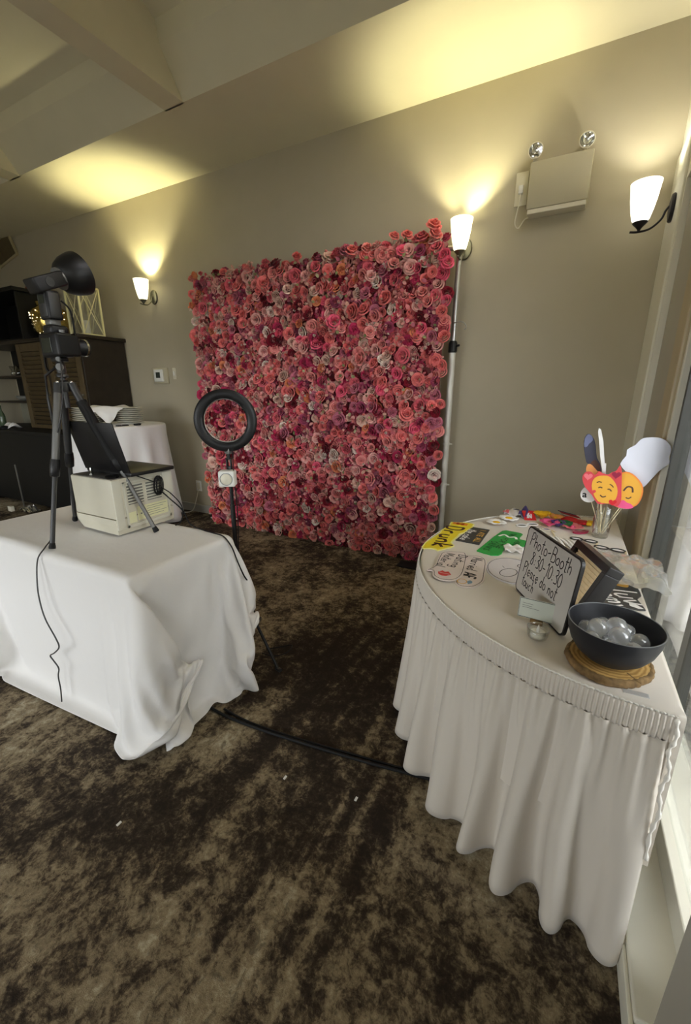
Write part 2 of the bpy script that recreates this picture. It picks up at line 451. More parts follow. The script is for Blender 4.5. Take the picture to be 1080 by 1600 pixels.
def smooth_poly(poly, k=4):
    return [(p.x, p.y) for p in catmull([(a, b, 0) for a, b in poly], k, True)]
def scale_poly(poly, f, d=None):
    cx = sum(p[0] for p in poly) / len(poly); cy = sum(p[1] for p in poly) / len(poly)
    if d is None: return [(cx + (x - cx) * f, cy + (y - cy) * f) for x, y in poly]
    n = len(poly); out = []
    area = sum(poly[i][0] * poly[(i + 1) % n][1] - poly[(i + 1) % n][0] * poly[i][1] for i in range(n))
    sg = 1 if area > 0 else -1
    for i in range(n):
        a = Vector(poly[i - 1]); b = Vector(poly[i]); c = Vector(poly[(i + 1) % n])
        t = (c - a)
        if t.length < 1e-9: out.append(tuple(b)); continue
        t.normalize(); nn = Vector((-t.y, t.x)) * sg
        out.append(tuple(b + nn * d))
    return out
def ellipse(cx, cy, a, b, n=32, rot=0.0):
    c, s = math.cos(rot), math.sin(rot)
    return [(cx + a * math.cos(t) * c - b * math.sin(t) * s, cy + a * math.cos(t) * s + b * math.sin(t) * c) for t in [2 * PI * k / n for k in range(n)]]
def ribbon(b, pts, w, z0, z1, mtx=None, closed=False):
    """a flat printed stroke of width w along 2D points, lifted z0..z1"""
    P = [Vector(p) for p in pts]; n = len(P)
    if n < 2: return
    L = []; R = []
    for i in range(n):
        if closed: t = P[(i + 1) % n] - P[i - 1]
        else: t = P[min(i + 1, n - 1)] - P[max(i - 1, 0)]
        if t.length < 1e-9: t = Vector((1, 0))
        t.normalize(); nn = Vector((-t.y, t.x)) * (w / 2)
        L.append(P[i] + nn); R.append(P[i] - nn)
    bm = b.bm
    lv = [bm.verts.new((p.x, p.y, z1)) for p in L]; rv = [bm.verts.new((p.x, p.y, z1)) for p in R]
    for i in range(n if closed else n - 1):
        j = (i + 1) % n
        try: bm.faces.new((lv[i], rv[i], rv[j], lv[j]))
        except ValueError: pass
    b._xf(lv + rv, mtx)

# a small single-stroke alphabet: strokes on a grid 0..1 wide, baseline 0, x-height .5, cap 1
STROKES = {
 'P': [[(0.1, 0), (0.15, 1)], [(0.12, 0.95), (0.5, 1.0), (0.65, 0.78), (0.45, 0.55), (0.12, 0.5)]],
 'h': [[(0.1, 1), (0.1, 0)], [(0.1, 0.35), (0.3, 0.52), (0.45, 0.4), (0.47, 0)]],
 'o': [[(0.3, 0.5), (0.1, 0.38), (0.1, 0.12), (0.3, 0), (0.48, 0.12), (0.48, 0.38), (0.3, 0.5)]],
 't': [[(0.25, 0.95), (0.22, 0.1), (0.4, 0.0)], [(0.05, 0.62), (0.45, 0.66)]],
 '-': [[(0.08, 0.36), (0.46, 0.42)]],
 'B': [[(0.1, 0), (0.1, 1)], [(0.1, 1), (0.5, 0.95), (0.52, 0.62), (0.12, 0.52)], [(0.12, 0.52), (0.6, 0.42), (0.58, 0.08), (0.1, 0)]],
 '8': [[(0.48, 0.86), (0.28, 1.0), (0.1, 0.82), (0.46, 0.3), (0.3, 0), (0.1, 0.2), (0.48, 0.86)]],
 ':': [[(0.2, 0.1), (0.22, 0.16)], [(0.2, 0.45), (0.22, 0.5)]],
 '.': [[(0.2, 0.06), (0.23, 0.12)]],
 '3': [[(0.1, 0.95), (0.4, 1.0), (0.46, 0.75), (0.22, 0.55), (0.5, 0.4), (0.45, 0.05), (0.08, 0.05)]],
 '0': [[(0.3, 1), (0.08, 0.7), (0.1, 0.2), (0.3, 0), (0.5, 0.25), (0.5, 0.75), (0.3, 1)]],
 '1': [[(0.1, 0.8), (0.3, 1.0), (0.3, 0)]],
 'l': [[(0.15, 1), (0.12, 0.1), (0.28, 0)]],
 'e': [[(0.08, 0.26), (0.45, 0.3), (0.38, 0.5), (0.15, 0.46), (0.08, 0.2), (0.25, 0), (0.46, 0.1)]],
 'a': [[(0.46, 0.42), (0.22, 0.5), (0.08, 0.22), (0.22, 0), (0.44, 0.14), (0.46, 0.48)], [(0.46, 0.48), (0.46, 0.06), (0.56, 0)]],
 's': [[(0.42, 0.46), (0.16, 0.48), (0.14, 0.3), (0.42, 0.18), (0.34, 0.0), (0.06, 0.04)]],
 'd': [[(0.46, 0.42), (0.2, 0.5), (0.08, 0.22), (0.22, 0), (0.44, 0.12)], [(0.48, 1), (0.46, 0)]],
 'n': [[(0.1, 0.5), (0.1, 0)], [(0.1, 0.35), (0.3, 0.52), (0.45, 0.38), (0.46, 0)]],
 'u': [[(0.1, 0.5), (0.1, 0.12), (0.26, 0), (0.44, 0.14)], [(0.46, 0.5), (0.46, 0)]],
 'c': [[(0.46, 0.42), (0.26, 0.5), (0.08, 0.26), (0.22, 0), (0.46, 0.06)]],
 'D': [[(0.1, 0), (0.1, 1)], [(0.1, 1), (0.45, 0.9), (0.58, 0.5), (0.45, 0.1), (0.1, 0)]],
 'r': [[(0.1, 0.5), (0.1, 0)], [(0.1, 0.32), (0.25, 0.5), (0.42, 0.48)]],
 'k': [[(0.1, 1), (0.1, 0)], [(0.44, 0.52), (0.12, 0.24), (0.46, 0)]],
 'M': [[(0.08, 0), (0.1, 1), (0.38, 0.3), (0.66, 1), (0.7, 0)]],
 'i': [[(0.15, 0.5), (0.15, 0)], [(0.15, 0.72), (0.16, 0.76)]],
 'g': [[(0.44, 0.42), (0.2, 0.5), (0.08, 0.24), (0.24, 0.04), (0.44, 0.16)], [(0.46, 0.5), (0.44, -0.25), (0.2, -0.36), (0.06, -0.24)]],
 'A': [[(0.04, 0), (0.32, 1), (0.6, 0)], [(0.14, 0.34), (0.5, 0.34)]],
 'F': [[(0.1, 0), (0.1, 1), (0.55, 1)], [(0.1, 0.54), (0.45, 0.54)]],
 '#': [[(0.2, 0.05), (0.28, 0.95)], [(0.48, 0.05), (0.56, 0.95)], [(0.04, 0.36), (0.66, 0.36)], [(0.08, 0.66), (0.7, 0.66)]],
 'y': [[(0.1, 0.5), (0.28, 0.08)], [(0.46, 0.5), (0.2, -0.3), (0.05, -0.36)]],
 'm': [[(0.08, 0.5), (0.08, 0)], [(0.08, 0.35), (0.22, 0.52), (0.34, 0.38), (0.34, 0)], [(0.34, 0.35), (0.5, 0.52), (0.62, 0.38), (0.64, 0)]],
 'v': [[(0.06, 0.5), (0.26, 0), (0.46, 0.5)]],
 'L': [[(0.12, 1), (0.1, 0), (0.5, 0.02)]],
 'W': [[(0.05, 1), (0.2, 0), (0.38, 0.8), (0.55, 0), (0.72, 1)]],
}
ADV = {'M': 0.85, 'm': 0.78, 'i': 0.32, 'l': 0.38, ':': 0.4, '.': 0.38, ' ': 0.42, 't': 0.48, '1': 0.45, 'W': .85, '#': .8, 'B': .72, 'D': .72, 'P': .72, 'A': .68}
def write(b, text, size, w, z, mtx=None, x=0.0, y=0.0, stretch=1.0, slant=0.0, jit=0.0, rnd=None):
    for ch in text:
        for st in STROKES.get(ch, []):
            pts = []
            for (px, py) in st:
                jx = rnd.uniform(-jit, jit) if rnd else 0; jy = rnd.uniform(-jit, jit) if rnd else 0
                pts.append((x + (px + jx + slant * py) * size * stretch, y + (py + jy) * size, 0))
            q = catmull(pts, 5) if len(pts) > 2 else [Vector(p) for p in pts]
            ribbon(b, [(v.x, v.y) for v in q], w, z, z, mtx)
        x += ADV.get(ch, 0.6) * size * stretch
    return x
def font_mesh(b, text, size, mtx, align='CENTER', shear=0.0, bold=0.0):
    cu = bpy.data.curves.new('t', 'FONT'); cu.body = text; cu.size = size; cu.align_x = align; cu.align_y = 'CENTER'
    cu.shear = shear; cu.offset = bold; cu.resolution_u = 3
    o = bpy.data.objects.new('t', cu); COL.objects.link(o)
    dg = bpy.context.evaluated_depsgraph_get(); me = bpy.data.meshes.new_from_object(o.evaluated_get(dg))
    n0 = len(b.bm.verts); b.bm.from_mesh(me); b.bm.verts.ensure_lookup_table()
    for v in b.bm.verts[n0:]: v.co = mtx @ v.co
    bpy.data.objects.remove(o); bpy.data.curves.remove(cu); bpy.data.meshes.remove(me)

# ------------------------------------------------------------------ the room
WX, WY = 0.39, 3.5          # right wall, back wall
LX, RY = -7.6, -3.5         # left wall, rear wall
ZC = 3.43                   # soffit height
def room():
    struct(B().box(LX - .1, WX + .2, RY - .1, WY + .12, -.06, 0).build('floor', M['carpet']))
    struct(B().box(LX - .12, WX + .2, WY, WY + .12, 0, ZC + .04).build('wall_back', M['wall']))
    struct(B().box(LX - .12, LX, RY, WY, 0, 4.7).build('wall_left', M['wall']))
    # rear wall with one wide window opening
    b = B(); b.box(LX, -5.6, RY - .12, RY, 0, 4.7); b.box(-1.4, WX + .2, RY - .12, RY, 0, 4.7)
    b.box(-5.6, -1.4, RY - .12, RY, 0, .35); b.box(-5.6, -1.4, RY - .12, RY, 2.15, 4.7)
    struct(b.build('wall_rear', M['wall']))
    # right wall: solid by the corner, glazed bays behind the table and behind the camera
    b = B()
    b.box(WX, WX + .2, 3.08, WY, 0, ZC + .04)
    b.box(WX, WX + .2, .80, 3.08, 2.50, ZC + .04)
    b.box(WX, WX + .2, RY, .10, 2.50, 4.7); b.box(WX, WX + .2, .10, .80, 2.50, 4.7)
    b.box(WX, WX + .2, RY, -2.8, 0, 2.5); b.box(WX, WX + .2, -2.8, -1.2, 0, .25); b.box(WX, WX + .2, -1.2, .10, 0, 2.5)
    struct(b.build('wall_right', M['trim']))
    # grey pier near the camera with its rounded foot
    struct(B().box(.335, WX + .2, .10, .80, 0, 2.5, .008).build('trim_1', M['trim_grey']))
    # low sill under the glazing
    struct(B().box(.306, WX + .2, .80, 3.08, 0, .085, .004).build('trim_2', M['trim']))
    struct(B().box(.296, .306, .10, 3.1, 0, .07, .003).build('baseboard_right', M['trim']))
    # pilaster, tan trim and frame edges along the glazing
    struct(B().box(WX - .012, WX + .1, 3.10, 3.50, .085, 2.75, .006).build('trim_3', M['trim']))
    struct(B().box(WX + .03, WX + .2, 2.50, 3.06, .085, 2.5, .0).build('trim_4', M['trim_grey']))
    struct(B().box(WX - .006, WX + .1, 2.30, 2.47, .085, 2.5, .01).build('trim_5', M['trim_tan']))
    struct(B().box(WX + .01, WX + .1, 2.265, 2.292, .085, 2.5, .003).build('trim_6', M['trim']))
    struct(B().box(WX + .035, WX + .1, 2.19, 2.262, .085, 2.5, .003).build('trim_7', M['frame_dark']))
    # window 1: cream sash with muntins
    w = B()
    for (y0, y1, z0, z1) in ((2.165, 2.19, .085, 2.5), (.80, .87, .085, 2.5), (.87, 2.165, 2.43, 2.5)):
        w.box(WX + .02, WX + .08, y0, y1, z0, z1, .004)
    wo = struct(w.build('window_1', M['frame_dark']))
    B().box(WX + .02, WX + .08, .87, 2.165, .085, .17, .004).build('bottom_rail', M['trim'], wo)
    for y in (1.50,):
        B().box(WX + .03, WX + .07, y - .03, y + .03, .17, 2.43, .004).build('muntin', M['frame_dark'], wo)
    for z in (1.22, 1.83):
        pass
    B().box(WX + .047, WX + .053, .87, 2.165, .17, 2.43).build('pane', M['pane'], wo)
    # window 2 (right wall behind the camera) and window 3 (rear wall)
    w = B()
    for (y0, y1, z0, z1) in ((-2.8, -2.73, .25, 2.5), (-1.27, -1.2, .25, 2.5), (-2.73, -1.27, .25, .32), (-2.73, -1.27, 2.43, 2.5)):
        w.box(WX + .02, WX + .08, y0, y1, z0, z1)
    wo = struct(w.build('window_2', M['frame_cream']))
    B().box(WX + .047, WX + .053, -2.73, -1.27, .32, 2.43).build('pane', M['pane'], wo)
    w = B()
    for (x0, x1, z0, z1) in ((-5.6, -5.52, .35, 2.15), (-1.48, -1.4, .35, 2.15), (-5.52, -1.48, .35, .43), (-5.52, -1.48, 2.07, 2.15), (-3.54, -3.46, .43, 2.07)):
        w.box(x0, x1, RY - .08, RY - .02, z0, z1)
    wo = struct(w.build('window_3', M['frame_cream']))
    B().box(-5.52, -1.48, RY - .053, RY - .047, .43, 2.07).build('pane', M['pane'], wo)
    # baseboard along the back wall: board and cap bead
    bb = struct(B().box(LX, WX, WY - .014, WY, 0, .085, .002).build('baseboard_back', M['trim_grey']))
    B().box(LX, WX, WY - .022, WY, .085, .105, .006).build('cap_bead', M['trim_grey'], bb)
    # ceiling: flat soffit along the back wall, then coffers that slope up into the vault
    prof = [(2.687, ZC), (2.52, 3.665), (2.50, 3.78), (1.15, 4.40), (RY, 4.40)]
    c = B()
    c.box(LX, WX + .2, 2.687, WY + .12, ZC, ZC + .08)
    for (y0, z0), (y1, z1) in zip(prof, prof[1:]):
        vs = [c.bm.verts.new(p) for p in ((LX, y0, z0), (WX + .2, y0, z0), (WX + .2, y1, z1), (LX, y1, z1))]
        c.bm.faces.new(vs)
        vs = [c.bm.verts.new(p) for p in ((LX, y0, z0 + .08), (LX, y1, z1 + .08), (WX + .2, y1, z1 + .08), (WX + .2, y0, z0 + .08))]
        c.bm.faces.new(vs)
    c.box(LX, WX + .2, RY - .12, 1.3, 4.46, 4.6)
    struct(c.build('ceiling', M['ceiling']))
    for xr in (-2.74, -4.966, -7.19, -.514):
        b = B()
        b.bm.faces  # beams: sides rise to the vault, flat underside level with the soffit
        b.box(xr - .193, xr, RY, 2.70, ZC, 4.45)
        struct(b.build('ceiling_beam', M['ceiling']))
    # patio outside the glazing
    struct(B().box(WX + .2, 9, -9, 12, -.2, -.02).build('ground', M['patio']))
    struct(B().box(-40, 40, -40, RY - .13, -.2, -.02).build('ground', M['patio']))
    struct(B().box(9, 40, RY - .13, 40, -.2, -.02).build('ground', M['patio']))
    # the wing of the building beyond the patio
    struct(B().box(WX + .2, 5.0, 4.4, 4.6, -.02, 2.9).build('wall_outside', M['stucco']))
    struct(B().box(.79, .845, 4.30, 4.40, -.02, 2.75, .004).build('trim_8', M['frame_cream']))
    w = B()
    for (x0, x1, z0, z1) in ((.90, .94, 1.0, 2.1), (1.96, 2.0, 1.0, 2.1), (.94, 1.96, 1.0, 1.05), (.94, 1.96, 2.05, 2.1), (1.43, 1.46, 1.05, 2.05)):
        w.box(x0, x1, 4.36, 4.40, z0, z1)
    wo = struct(w.build('window_4', M['trim']))
    for z in (1.32, 1.70): B().box(.94, 1.96, 4.37, 4.39, z - .012, z + .012).build('muntin', M['trim'], wo)
    B().box(.94, 1.96, 4.385, 4.395, 1.05, 2.05).build('pane', M['pane'], wo)
    struct(B().box(2.4, 2.5, 1.0, 4.4, -.02, 2.1).build('sky_block_wall', M['stucco']))  # unseen side wall, added to keep sky light off the patio
    struct(B().box(WX + .2, 5.0, .95, 4.6, 2.75, 2.9).build('sky_block_roof', M['stucco']))  # unseen cover, added to dim the patio behind the glazing
room()

# ------------------------------------------------------------------ wall lamps
def sconce(label, wall_pt, direc, metal, shade_m, power, col):
    """wall_pt: middle of the back plate on the wall; direc: unit vector out of the wall"""
    d = Vector(direc); side = Vector((-d.y, d.x, 0)); p = Vector(wall_pt)
    t = thing('wall_sconce', label, 'lamp', p, 'wall sconces with frosted glass shades')
    b = B(); mt = Matrix((side, Vector((0, 0, 1)), d)).transposed().to_4x4(); mt.translation = p
    b.lathe([(.001, 0), (.052, 0), (.055, .008), (.050, .018), (.030, .022), (.001, .022)], n=28, mtx=mt @ Matrix.Diagonal((1, 1.35, 1, 1)))
    b.build('back_plate', metal, t, 40)
    arm = catmull([p + d * .02 + Vector((0, 0, .012)), p + d * .035 + Vector((0, 0, -.01)), p + d * .05 + Vector((0, 0, -.05)), p + d * .095 + Vector((0, 0, -.088)), p + d * .15 + Vector((0, 0, -.097)), p + d * .195 + Vector((0, 0, -.092))], 6)
    B().tube(arm, .006, 8).build('arm', metal, t, 180)
    c = p + d * .15 + Vector((0, 0, -.095))
    B().lathe([(.006, 0), (.010, .012), (.018, .022), (.036, .040), (.040, .046), (.034, .048), (.001, .048)], c, 24).build('cup', metal, t, 50)
    s = B().lathe([(.034, .046), (.045, .060), (.058, .11), (.068, .165), (.075, .225), (.078, .245), (.0745, .245), (.071, .225), (.064, .165), (.054, .11), (.041, .062), (.030, .049)], c, 36)
    s.build('glass_shade', shade_m, t, 180)
    B().sphere((c.x, c.y, c.z + .098), .022, 14, (1, 1, 1.3)).build('bulb', M['bulb'], t, 180)
    l = bpy.data.lights.new('sconce_bulb_light', 'POINT'); l.energy = power; l.color = col; l.shadow_soft_size = .02
    lo = bpy.data.objects.new('sconce_bulb_light', l); COL.objects.link(lo); lo.parent = t
    lo.location = (c - p) + Vector((0, 0, .155))
    return t
sconce('lit wall lamp with pale metal plate, between the white lantern and the flower wall', (-4.27, WY, 2.45), (0, -1, 0), M['nickel'], M['shade_warm'], 44, (1.0, .93, .52))
sconce('lit wall lamp half hidden behind the top of the silver backdrop pole', (-.84, WY, 2.45), (0, -1, 0), M['nickel'], M['shade_warm'], 36, (1.0, .94, .58))
sconce('lit wall lamp with dark bronze arm and plate, in the corner by the window', (WX - .012, 3.27, 2.43), (-1, 0, 0), M['bronze'], M['shade_white'], 13, (1.0, .97, .80))

# ------------------------------------------------------------------ fixtures on the back wall
def fixtures():
    t = thing('emergency_light', 'beige emergency light box with two round lamp heads high on the wall', 'light', (-.245, WY, 2.58))
    b = B().box(-.427, -.066, 3.40, WY, 2.60, 2.868, .008); b.build('housing', M['em_box'], t, 40)
    B().box(-.420, -.073, 3.405, WY, 2.572, 2.60, .004).build('lower_tray', M['ivory'], t)
    for x, y in ((-.405, 3.40), (-.115, 3.42)):
        d = Vector((.15, -1, -.12)).normalized()
        mt = frame_mtx((x, y, 2.925), d.cross(Vector((0, 0, 1))) * -1, (0, 0, 1))
        # local z of mt points out of the lamp face
        if (mt.to_3x3() @ Vector((0, 0, 1))).dot(d) < 0: mt = mt @ Matrix.Rotation(PI, 4, 'Y')
        h = B().lathe([(.001, -.06), (.022, -.058), (.036, -.03), (.044, 0), (.046, .006), (.041, .008), (.040, .0)], n=24, mtx=mt).build('lamp_head', M['ivory'], t, 60)
        B().lathe([(.040, .002), (.030, -.015), (.012, -.026), (.001, -.028)], n=24, mtx=mt).build('reflector', M['chrome'], h, 180)
        B().lathe([(.001, .008), (.041, .004)], n=24, mtx=mt).build('lens', M['glass'], h, 180)
        B().tube([(x, y + .02, 2.865), (x, y + .02, 2.90)], .012, 10).build('swivel', M['ivory'], h, 180)
    # wall socket beside it, with a plug and lead going into the box
    t = thing('wall_outlet', 'ivory wall outlet with a plug, left of the emergency light', 'outlet', (-.48, WY, 2.63))
    B().box(-.52, -.44, 3.488, WY, 2.66, 2.86, .004).build('cover_plate', M['ivory'], t, 40)
    B().box(-.496, -.466, 3.46, 3.488, 2.725, 2.775, .005).build('plug', M['white_plastic'], t, 40)
    tag(B().tube(catmull([(-.481, 3.468, 2.725), (-.484, 3.462, 2.66), (-.50, 3.465, 2.56), (-.475, 3.47, 2.52), (-.44, 3.47, 2.565), (-.41, 3.46, 2.572)], 6), .004, 6).build('power_lead', M['ivory'], None, 180), 'short ivory lead from the outlet to the emergency light', 'cord')
    # thermostat with clear guard, light switch
    t = thing('thermostat', 'beige thermostat with a dark square display on the back wall', 'thermostat', (-4.3, WY, 1.52))
    B().box(-4.424, -4.176, 3.475, WY, 1.527, 1.703, .006).build('guard_plate', M['em_box'], t, 40)
    B().box(-4.385, -4.235, 3.455, 3.475, 1.55, 1.685, .006).build('body', M['white_plastic'], t, 40)
    B().box(-4.345, -4.275, 3.452, 3.455, 1.59, 1.655, .001).build('display', M['screen'], t)
    t = thing('light_switch', 'narrow ivory light switch right of the thermostat', 'switch', (-4.08, WY, 1.57))
    B().box(-4.105, -4.05, 3.492, WY, 1.575, 1.70, .003).build('plate', M['ivory'], t, 40)
    B().box(-4.087, -4.068, 3.482, 3.492, 1.615, 1.66, .003).build('toggle', M['white_plastic'], t, 40)
    t = thing('wall_outlet', 'white outlet low on the wall between round table and flower wall', 'outlet', (-3.86, WY, .28))
    B().box(-3.91, -3.82, 3.492, WY, .27, .40, .003).build('cover_plate', M['white_plastic'], t, 40)
    B().box(-3.885, -3.845, 3.484, 3.492, .295, .375, .003).build('socket', M['ivory'], t, 40)
    tag(B().tube(catmull([(-3.865, 3.48, .30), (-3.87, 3.43, .16), (-3.93, 3.40, .03), (-4.1, 3.36, .006), (-4.25, 3.35, .006)], 6), .004, 6).build('power_lead', M['ivory'], None, 180), 'thin pale lead hanging from the low outlet to the floor', 'cord')
    # framed print high on the far left of the wall
    t = thing('picture_frame', 'brown print in a pale frame high on the wall at far left', 'picture', (-7.1, WY, 3.2))
    rot = Matrix.Translation((-7.12, 3.47, 3.30)) @ Matrix.Rotation(math.radians(-12), 4, 'Y') @ Matrix.Rotation(math.radians(10), 4, 'X')
    b = B()
    for (x0, x1, z0, z1) in ((-.26, .26, .12, .145), (-.26, .26, -.145, -.12), (-.26, -.235, -.12, .12), (.235, .26, -.12, .12)):
        b.box(x0, x1, -.015, .015, z0, z1, .003, mtx=rot)
    b.build('frame', M['art_frame'], t)
    B().box(-.235, .235, .0, .008, -.12, .12, mtx=rot).build('print', M['art'], t)
fixtures()

# ------------------------------------------------------------------ flower wall
FX0, FX1, FY, FZ1 = -3.44, -.888, 3.318, 2.46
PIG = [ # sRGB pigment of the silk, weight
 ((250, 134, 130), 25), ((252, 160, 154), 17), ((246, 186, 176), 12), ((240, 204, 184), 7), ((236, 112, 124), 12),
 ((194, 52, 94), 8), ((132, 18, 40), 11), ((206, 118, 138), 8), ((250, 104, 134), 7), ((242, 150, 104), 3), ((252, 236, 220), 5), ((172, 74, 104), 5)]
def petal_patch(V, F, C, th, half, r0, r1, h0, h1, curl, nu, nv, col, wob, rnd):
    base = len(V)
    for j in range(nv):
        v = j / (nv - 1)
        for i in range(nu):
            u = i / (nu - 1) * 2 - 1
            w = half * (0.55 + 0.45 * math.sin(PI * min(1, .25 + v * .6))) * (1 if v < .9 else .86)
            a = th + u * w
            r = r0 + (r1 - r0) * v ** .8 + curl * max(0, v - .7) * 1.6 - .05 * abs(u) ** 2 * r1
            z = h0 + (h1 - h0) * math.sin(v * PI / 2) - curl * max(0, v - .72) * 1.1 - .10 * abs(u) ** 3 * v
            r += wob * rnd.uniform(-1, 1) * v; z += wob * rnd.uniform(-1, 1) * v
            V.append((r * math.cos(a), r * math.sin(a), z))
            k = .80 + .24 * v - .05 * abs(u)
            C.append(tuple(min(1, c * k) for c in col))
    for j in range(nv - 1):
        for i in range(nu - 1):
            a = base + j * nu + i
            F.append((a, a + 1, a + nu + 1, a + nu))
def rose_data(kind, col, rnd):
    V, F, C = [], [], []
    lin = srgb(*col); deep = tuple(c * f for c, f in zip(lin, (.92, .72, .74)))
    if kind == 'open':
        rings = [(2, .05, .12, .50, .74, .0, 1.7), (3, .12, .26, .40, .76, .03, 1.25), (4, .24, .46, .25, .72, .08, 1.0), (5, .40, .72, .1, .58, .16, .92), (6, .55, .96, -.1, .30, .20, .86)]
    elif kind == 'full':
        rings = [(3, .05, .18, .4, .74, .0, 1.2), (5, .16, .38, .3, .72, .04, .85), (6, .30, .60, .2, .62, .07, .78), (7, .46, .80, .0, .46, .10, .74), (7, .58, .94, -.15, .22, .14, .74)]
    elif kind == 'cup':
        rings = [(2, .08, .20, .3, .80, .0, 1.6), (3, .20, .40, .15, .84, .04, 1.25), (4, .32, .64, .0, .74, .10, 1.1), (5, .45, .86, -.15, .50, .18, 1.0)]
    elif kind == 'peony':
        rings = [(3, .03, .22, .3, .62, .0, 1.0), (4, .16, .46, .25, .62, .08, 1.0), (5, .34, .74, .1, .50, .12, .92), (6, .5, .98, -.1, .26, .16, .84)]
    else:  # bud
        rings = [(2, .12, .14, .0, 1.05, -.10, 1.8), (3, .2, .30, .0, .92, -.02, 1.25), (3, .22, .44, .0, .70, .1, 1.1)]
    th = rnd.uniform(0, 6.28)
    nr = len(rings)
    for q, (n, r0, r1, h0, h1, cu, half) in enumerate(rings):
        f = q / (nr - 1)
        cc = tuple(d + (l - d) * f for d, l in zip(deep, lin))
        for k in range(n):
            vv = rnd.uniform(.9, 1.08)
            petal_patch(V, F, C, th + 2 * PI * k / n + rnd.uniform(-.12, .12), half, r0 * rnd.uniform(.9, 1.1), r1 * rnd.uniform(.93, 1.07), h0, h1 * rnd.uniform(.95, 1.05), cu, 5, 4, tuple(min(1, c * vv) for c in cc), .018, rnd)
        th += PI / n + .3
    V = np.array(V); V[:, 2] = V[:, 2] * (1.3 if kind != 'bud' else 1.1) - .1
    return V, np.array(F), np.array(C)
def petal_mesh(name, V, F, C):
    me = bpy.data.meshes.new(name)
    me.from_pydata(V.tolist() if hasattr(V, 'tolist') else V, [], F.tolist() if hasattr(F, 'tolist') else F)
    at = me.attributes.new('pigment', 'FLOAT_COLOR', 'POINT')
    at.data.foreach_set('color', np.concatenate([C, np.ones((len(C), 1))], 1).astype(np.float32).ravel())
    me.polygons.foreach_set('use_smooth', [True] * len(me.polygons))
    me.materials.append(M['petal']); return me
def flower_wall():
    rnd = random.Random(11)
    root = thing('flower_wall', 'tall pink and red flower wall of silk roses hanging from a pipe frame', 'flower wall', ((FX0 + FX1) / 2, FY, 0))
    # backing: soft net panel
    b = B(); nx, nz = 40, 40
    b.grid(lambda i, j: (FX0 + .03 + (FX1 - FX0 - .06) * i / (nx - 1), FY + .012 * math.sin(i * .9) * math.sin(j * .7), .03 + (FZ1 - .04) * j / (nz - 1)), nx, nz)
    b.build('backing_net', M['net'], root, 180, solid=.012)
    lib = {}
    def get(kind, ci):
        k = (kind, ci, rnd.randrange(2))
        if k not in lib:
            lib[k] = rose_data(kind, PIG[ci][0], random.Random(len(lib) * 7 + 3))
        return k
    wts = [w for _, w in PIG]
    sites = []
    sp = .074; row = 0; z = .03
    while z < FZ1 + .03:
        x = FX0 + (sp / 2 if row % 2 else 0)
        while x < FX1 + .02:
            sites.append([x + rnd.uniform(-.022, .022), z + rnd.uniform(-.022, .022)])
            x += sp
        z += sp * .83; row += 1
    items = []
    for (x, z) in sites:
        if x > FX1 + .005 or x < FX0 - .02: continue
        ci = rnd.choices(range(len(PIG)), wts)[0]
        q = rnd.random()
        kind = 'open' if q < .36 else 'full' if q < .60 else 'cup' if q < .80 else 'peony'
        r = rnd.uniform(.040, .054)
        if rnd.random() < .10: r = rnd.uniform(.056, .066)
        dep = rnd.uniform(.012, .075)
        items.append((x, z, r, dep, kind, ci))
    # sprigs that stand up along the ragged top edge, and buds between the roses
    for k in range(56):
        x = rnd.uniform(FX0 + .02, FX1 - .02); ci = rnd.choices(range(len(PIG)), wts)[0]
        items.append((x, FZ1 + rnd.uniform(.0, .075), rnd.uniform(.024, .042), rnd.uniform(.0, .05), rnd.choice(('open', 'cup', 'bud', 'bud')), ci))
    for (x, z, r) in ((-1.02, 2.56, .055), (-1.1, 2.50, .05), (-1.22, 2.53, .045), (-1.32, 2.54, .04), (-1.0, 2.47, .055), (-1.45, 2.49, .045)):
        items.append((x, z, r, .05, 'open', rnd.choice((0, 4, 6, 2))))
    for k in range(560):
        x = rnd.uniform(FX0, FX1 - .02); z = rnd.uniform(.03, FZ1)
        items.append((x, z, rnd.uniform(.019, .028), rnd.uniform(.085, .115), 'bud', rnd.choices((1, 2, 3, 10, 0), (4, 6, 5, 5, 3))[0]))
    C0 = np.array((0, 0, 1.42))
    out = []
    for it in items:
        x, z, r, dep, kind, ci = it
        pos = np.array((x, FY - dep, z)); d = np.linalg.norm(pos - C0)
        out.append((-(r / d), it))
    out.sort(key=lambda t: t[0])
    SV, SF, SCc = [], [], []; off = 0; cnt = 0
    cache = {}
    for rank, (_, (x, z, r, dep, kind, ci)) in enumerate(out):
        key = get(kind, ci)
        V, F, C = lib[key]
        tilt_x = rnd.uniform(-.5, .6); tilt_z = rnd.uniform(-.45, .55); roll = rnd.uniform(0, 6.28)
        n = Vector((tilt_x, -1.0, tilt_z)).normalized()
        if z > FZ1: n = Vector((tilt_x, -.6, .7)).normalized()
        q = n.to_track_quat('Z', 'Y').to_matrix() @ Matrix.Rotation(roll, 3, 'Z')
        pos = Vector((x, FY - dep + .01, z))
        if rank < 300:
            if key not in cache: cache[key] = petal_mesh('rose' if kind != 'bud' else 'rose_bud', V, F, C)
            o = bpy.data.objects.new('rose' if kind != 'bud' else 'rose_bud', cache[key]); COL.objects.link(o)
            o.parent = root; o.location = pos - root.location
            o.rotation_euler = q.to_euler(); o.scale = (r, r, r)
        else:
            W = (V * r) @ np.array(q).T + np.array(pos)
            SV.append(W); SF.append(F + off); SCc.append(C * np.array([rnd.uniform(.92, 1.08)] * 3)); off += len(W)
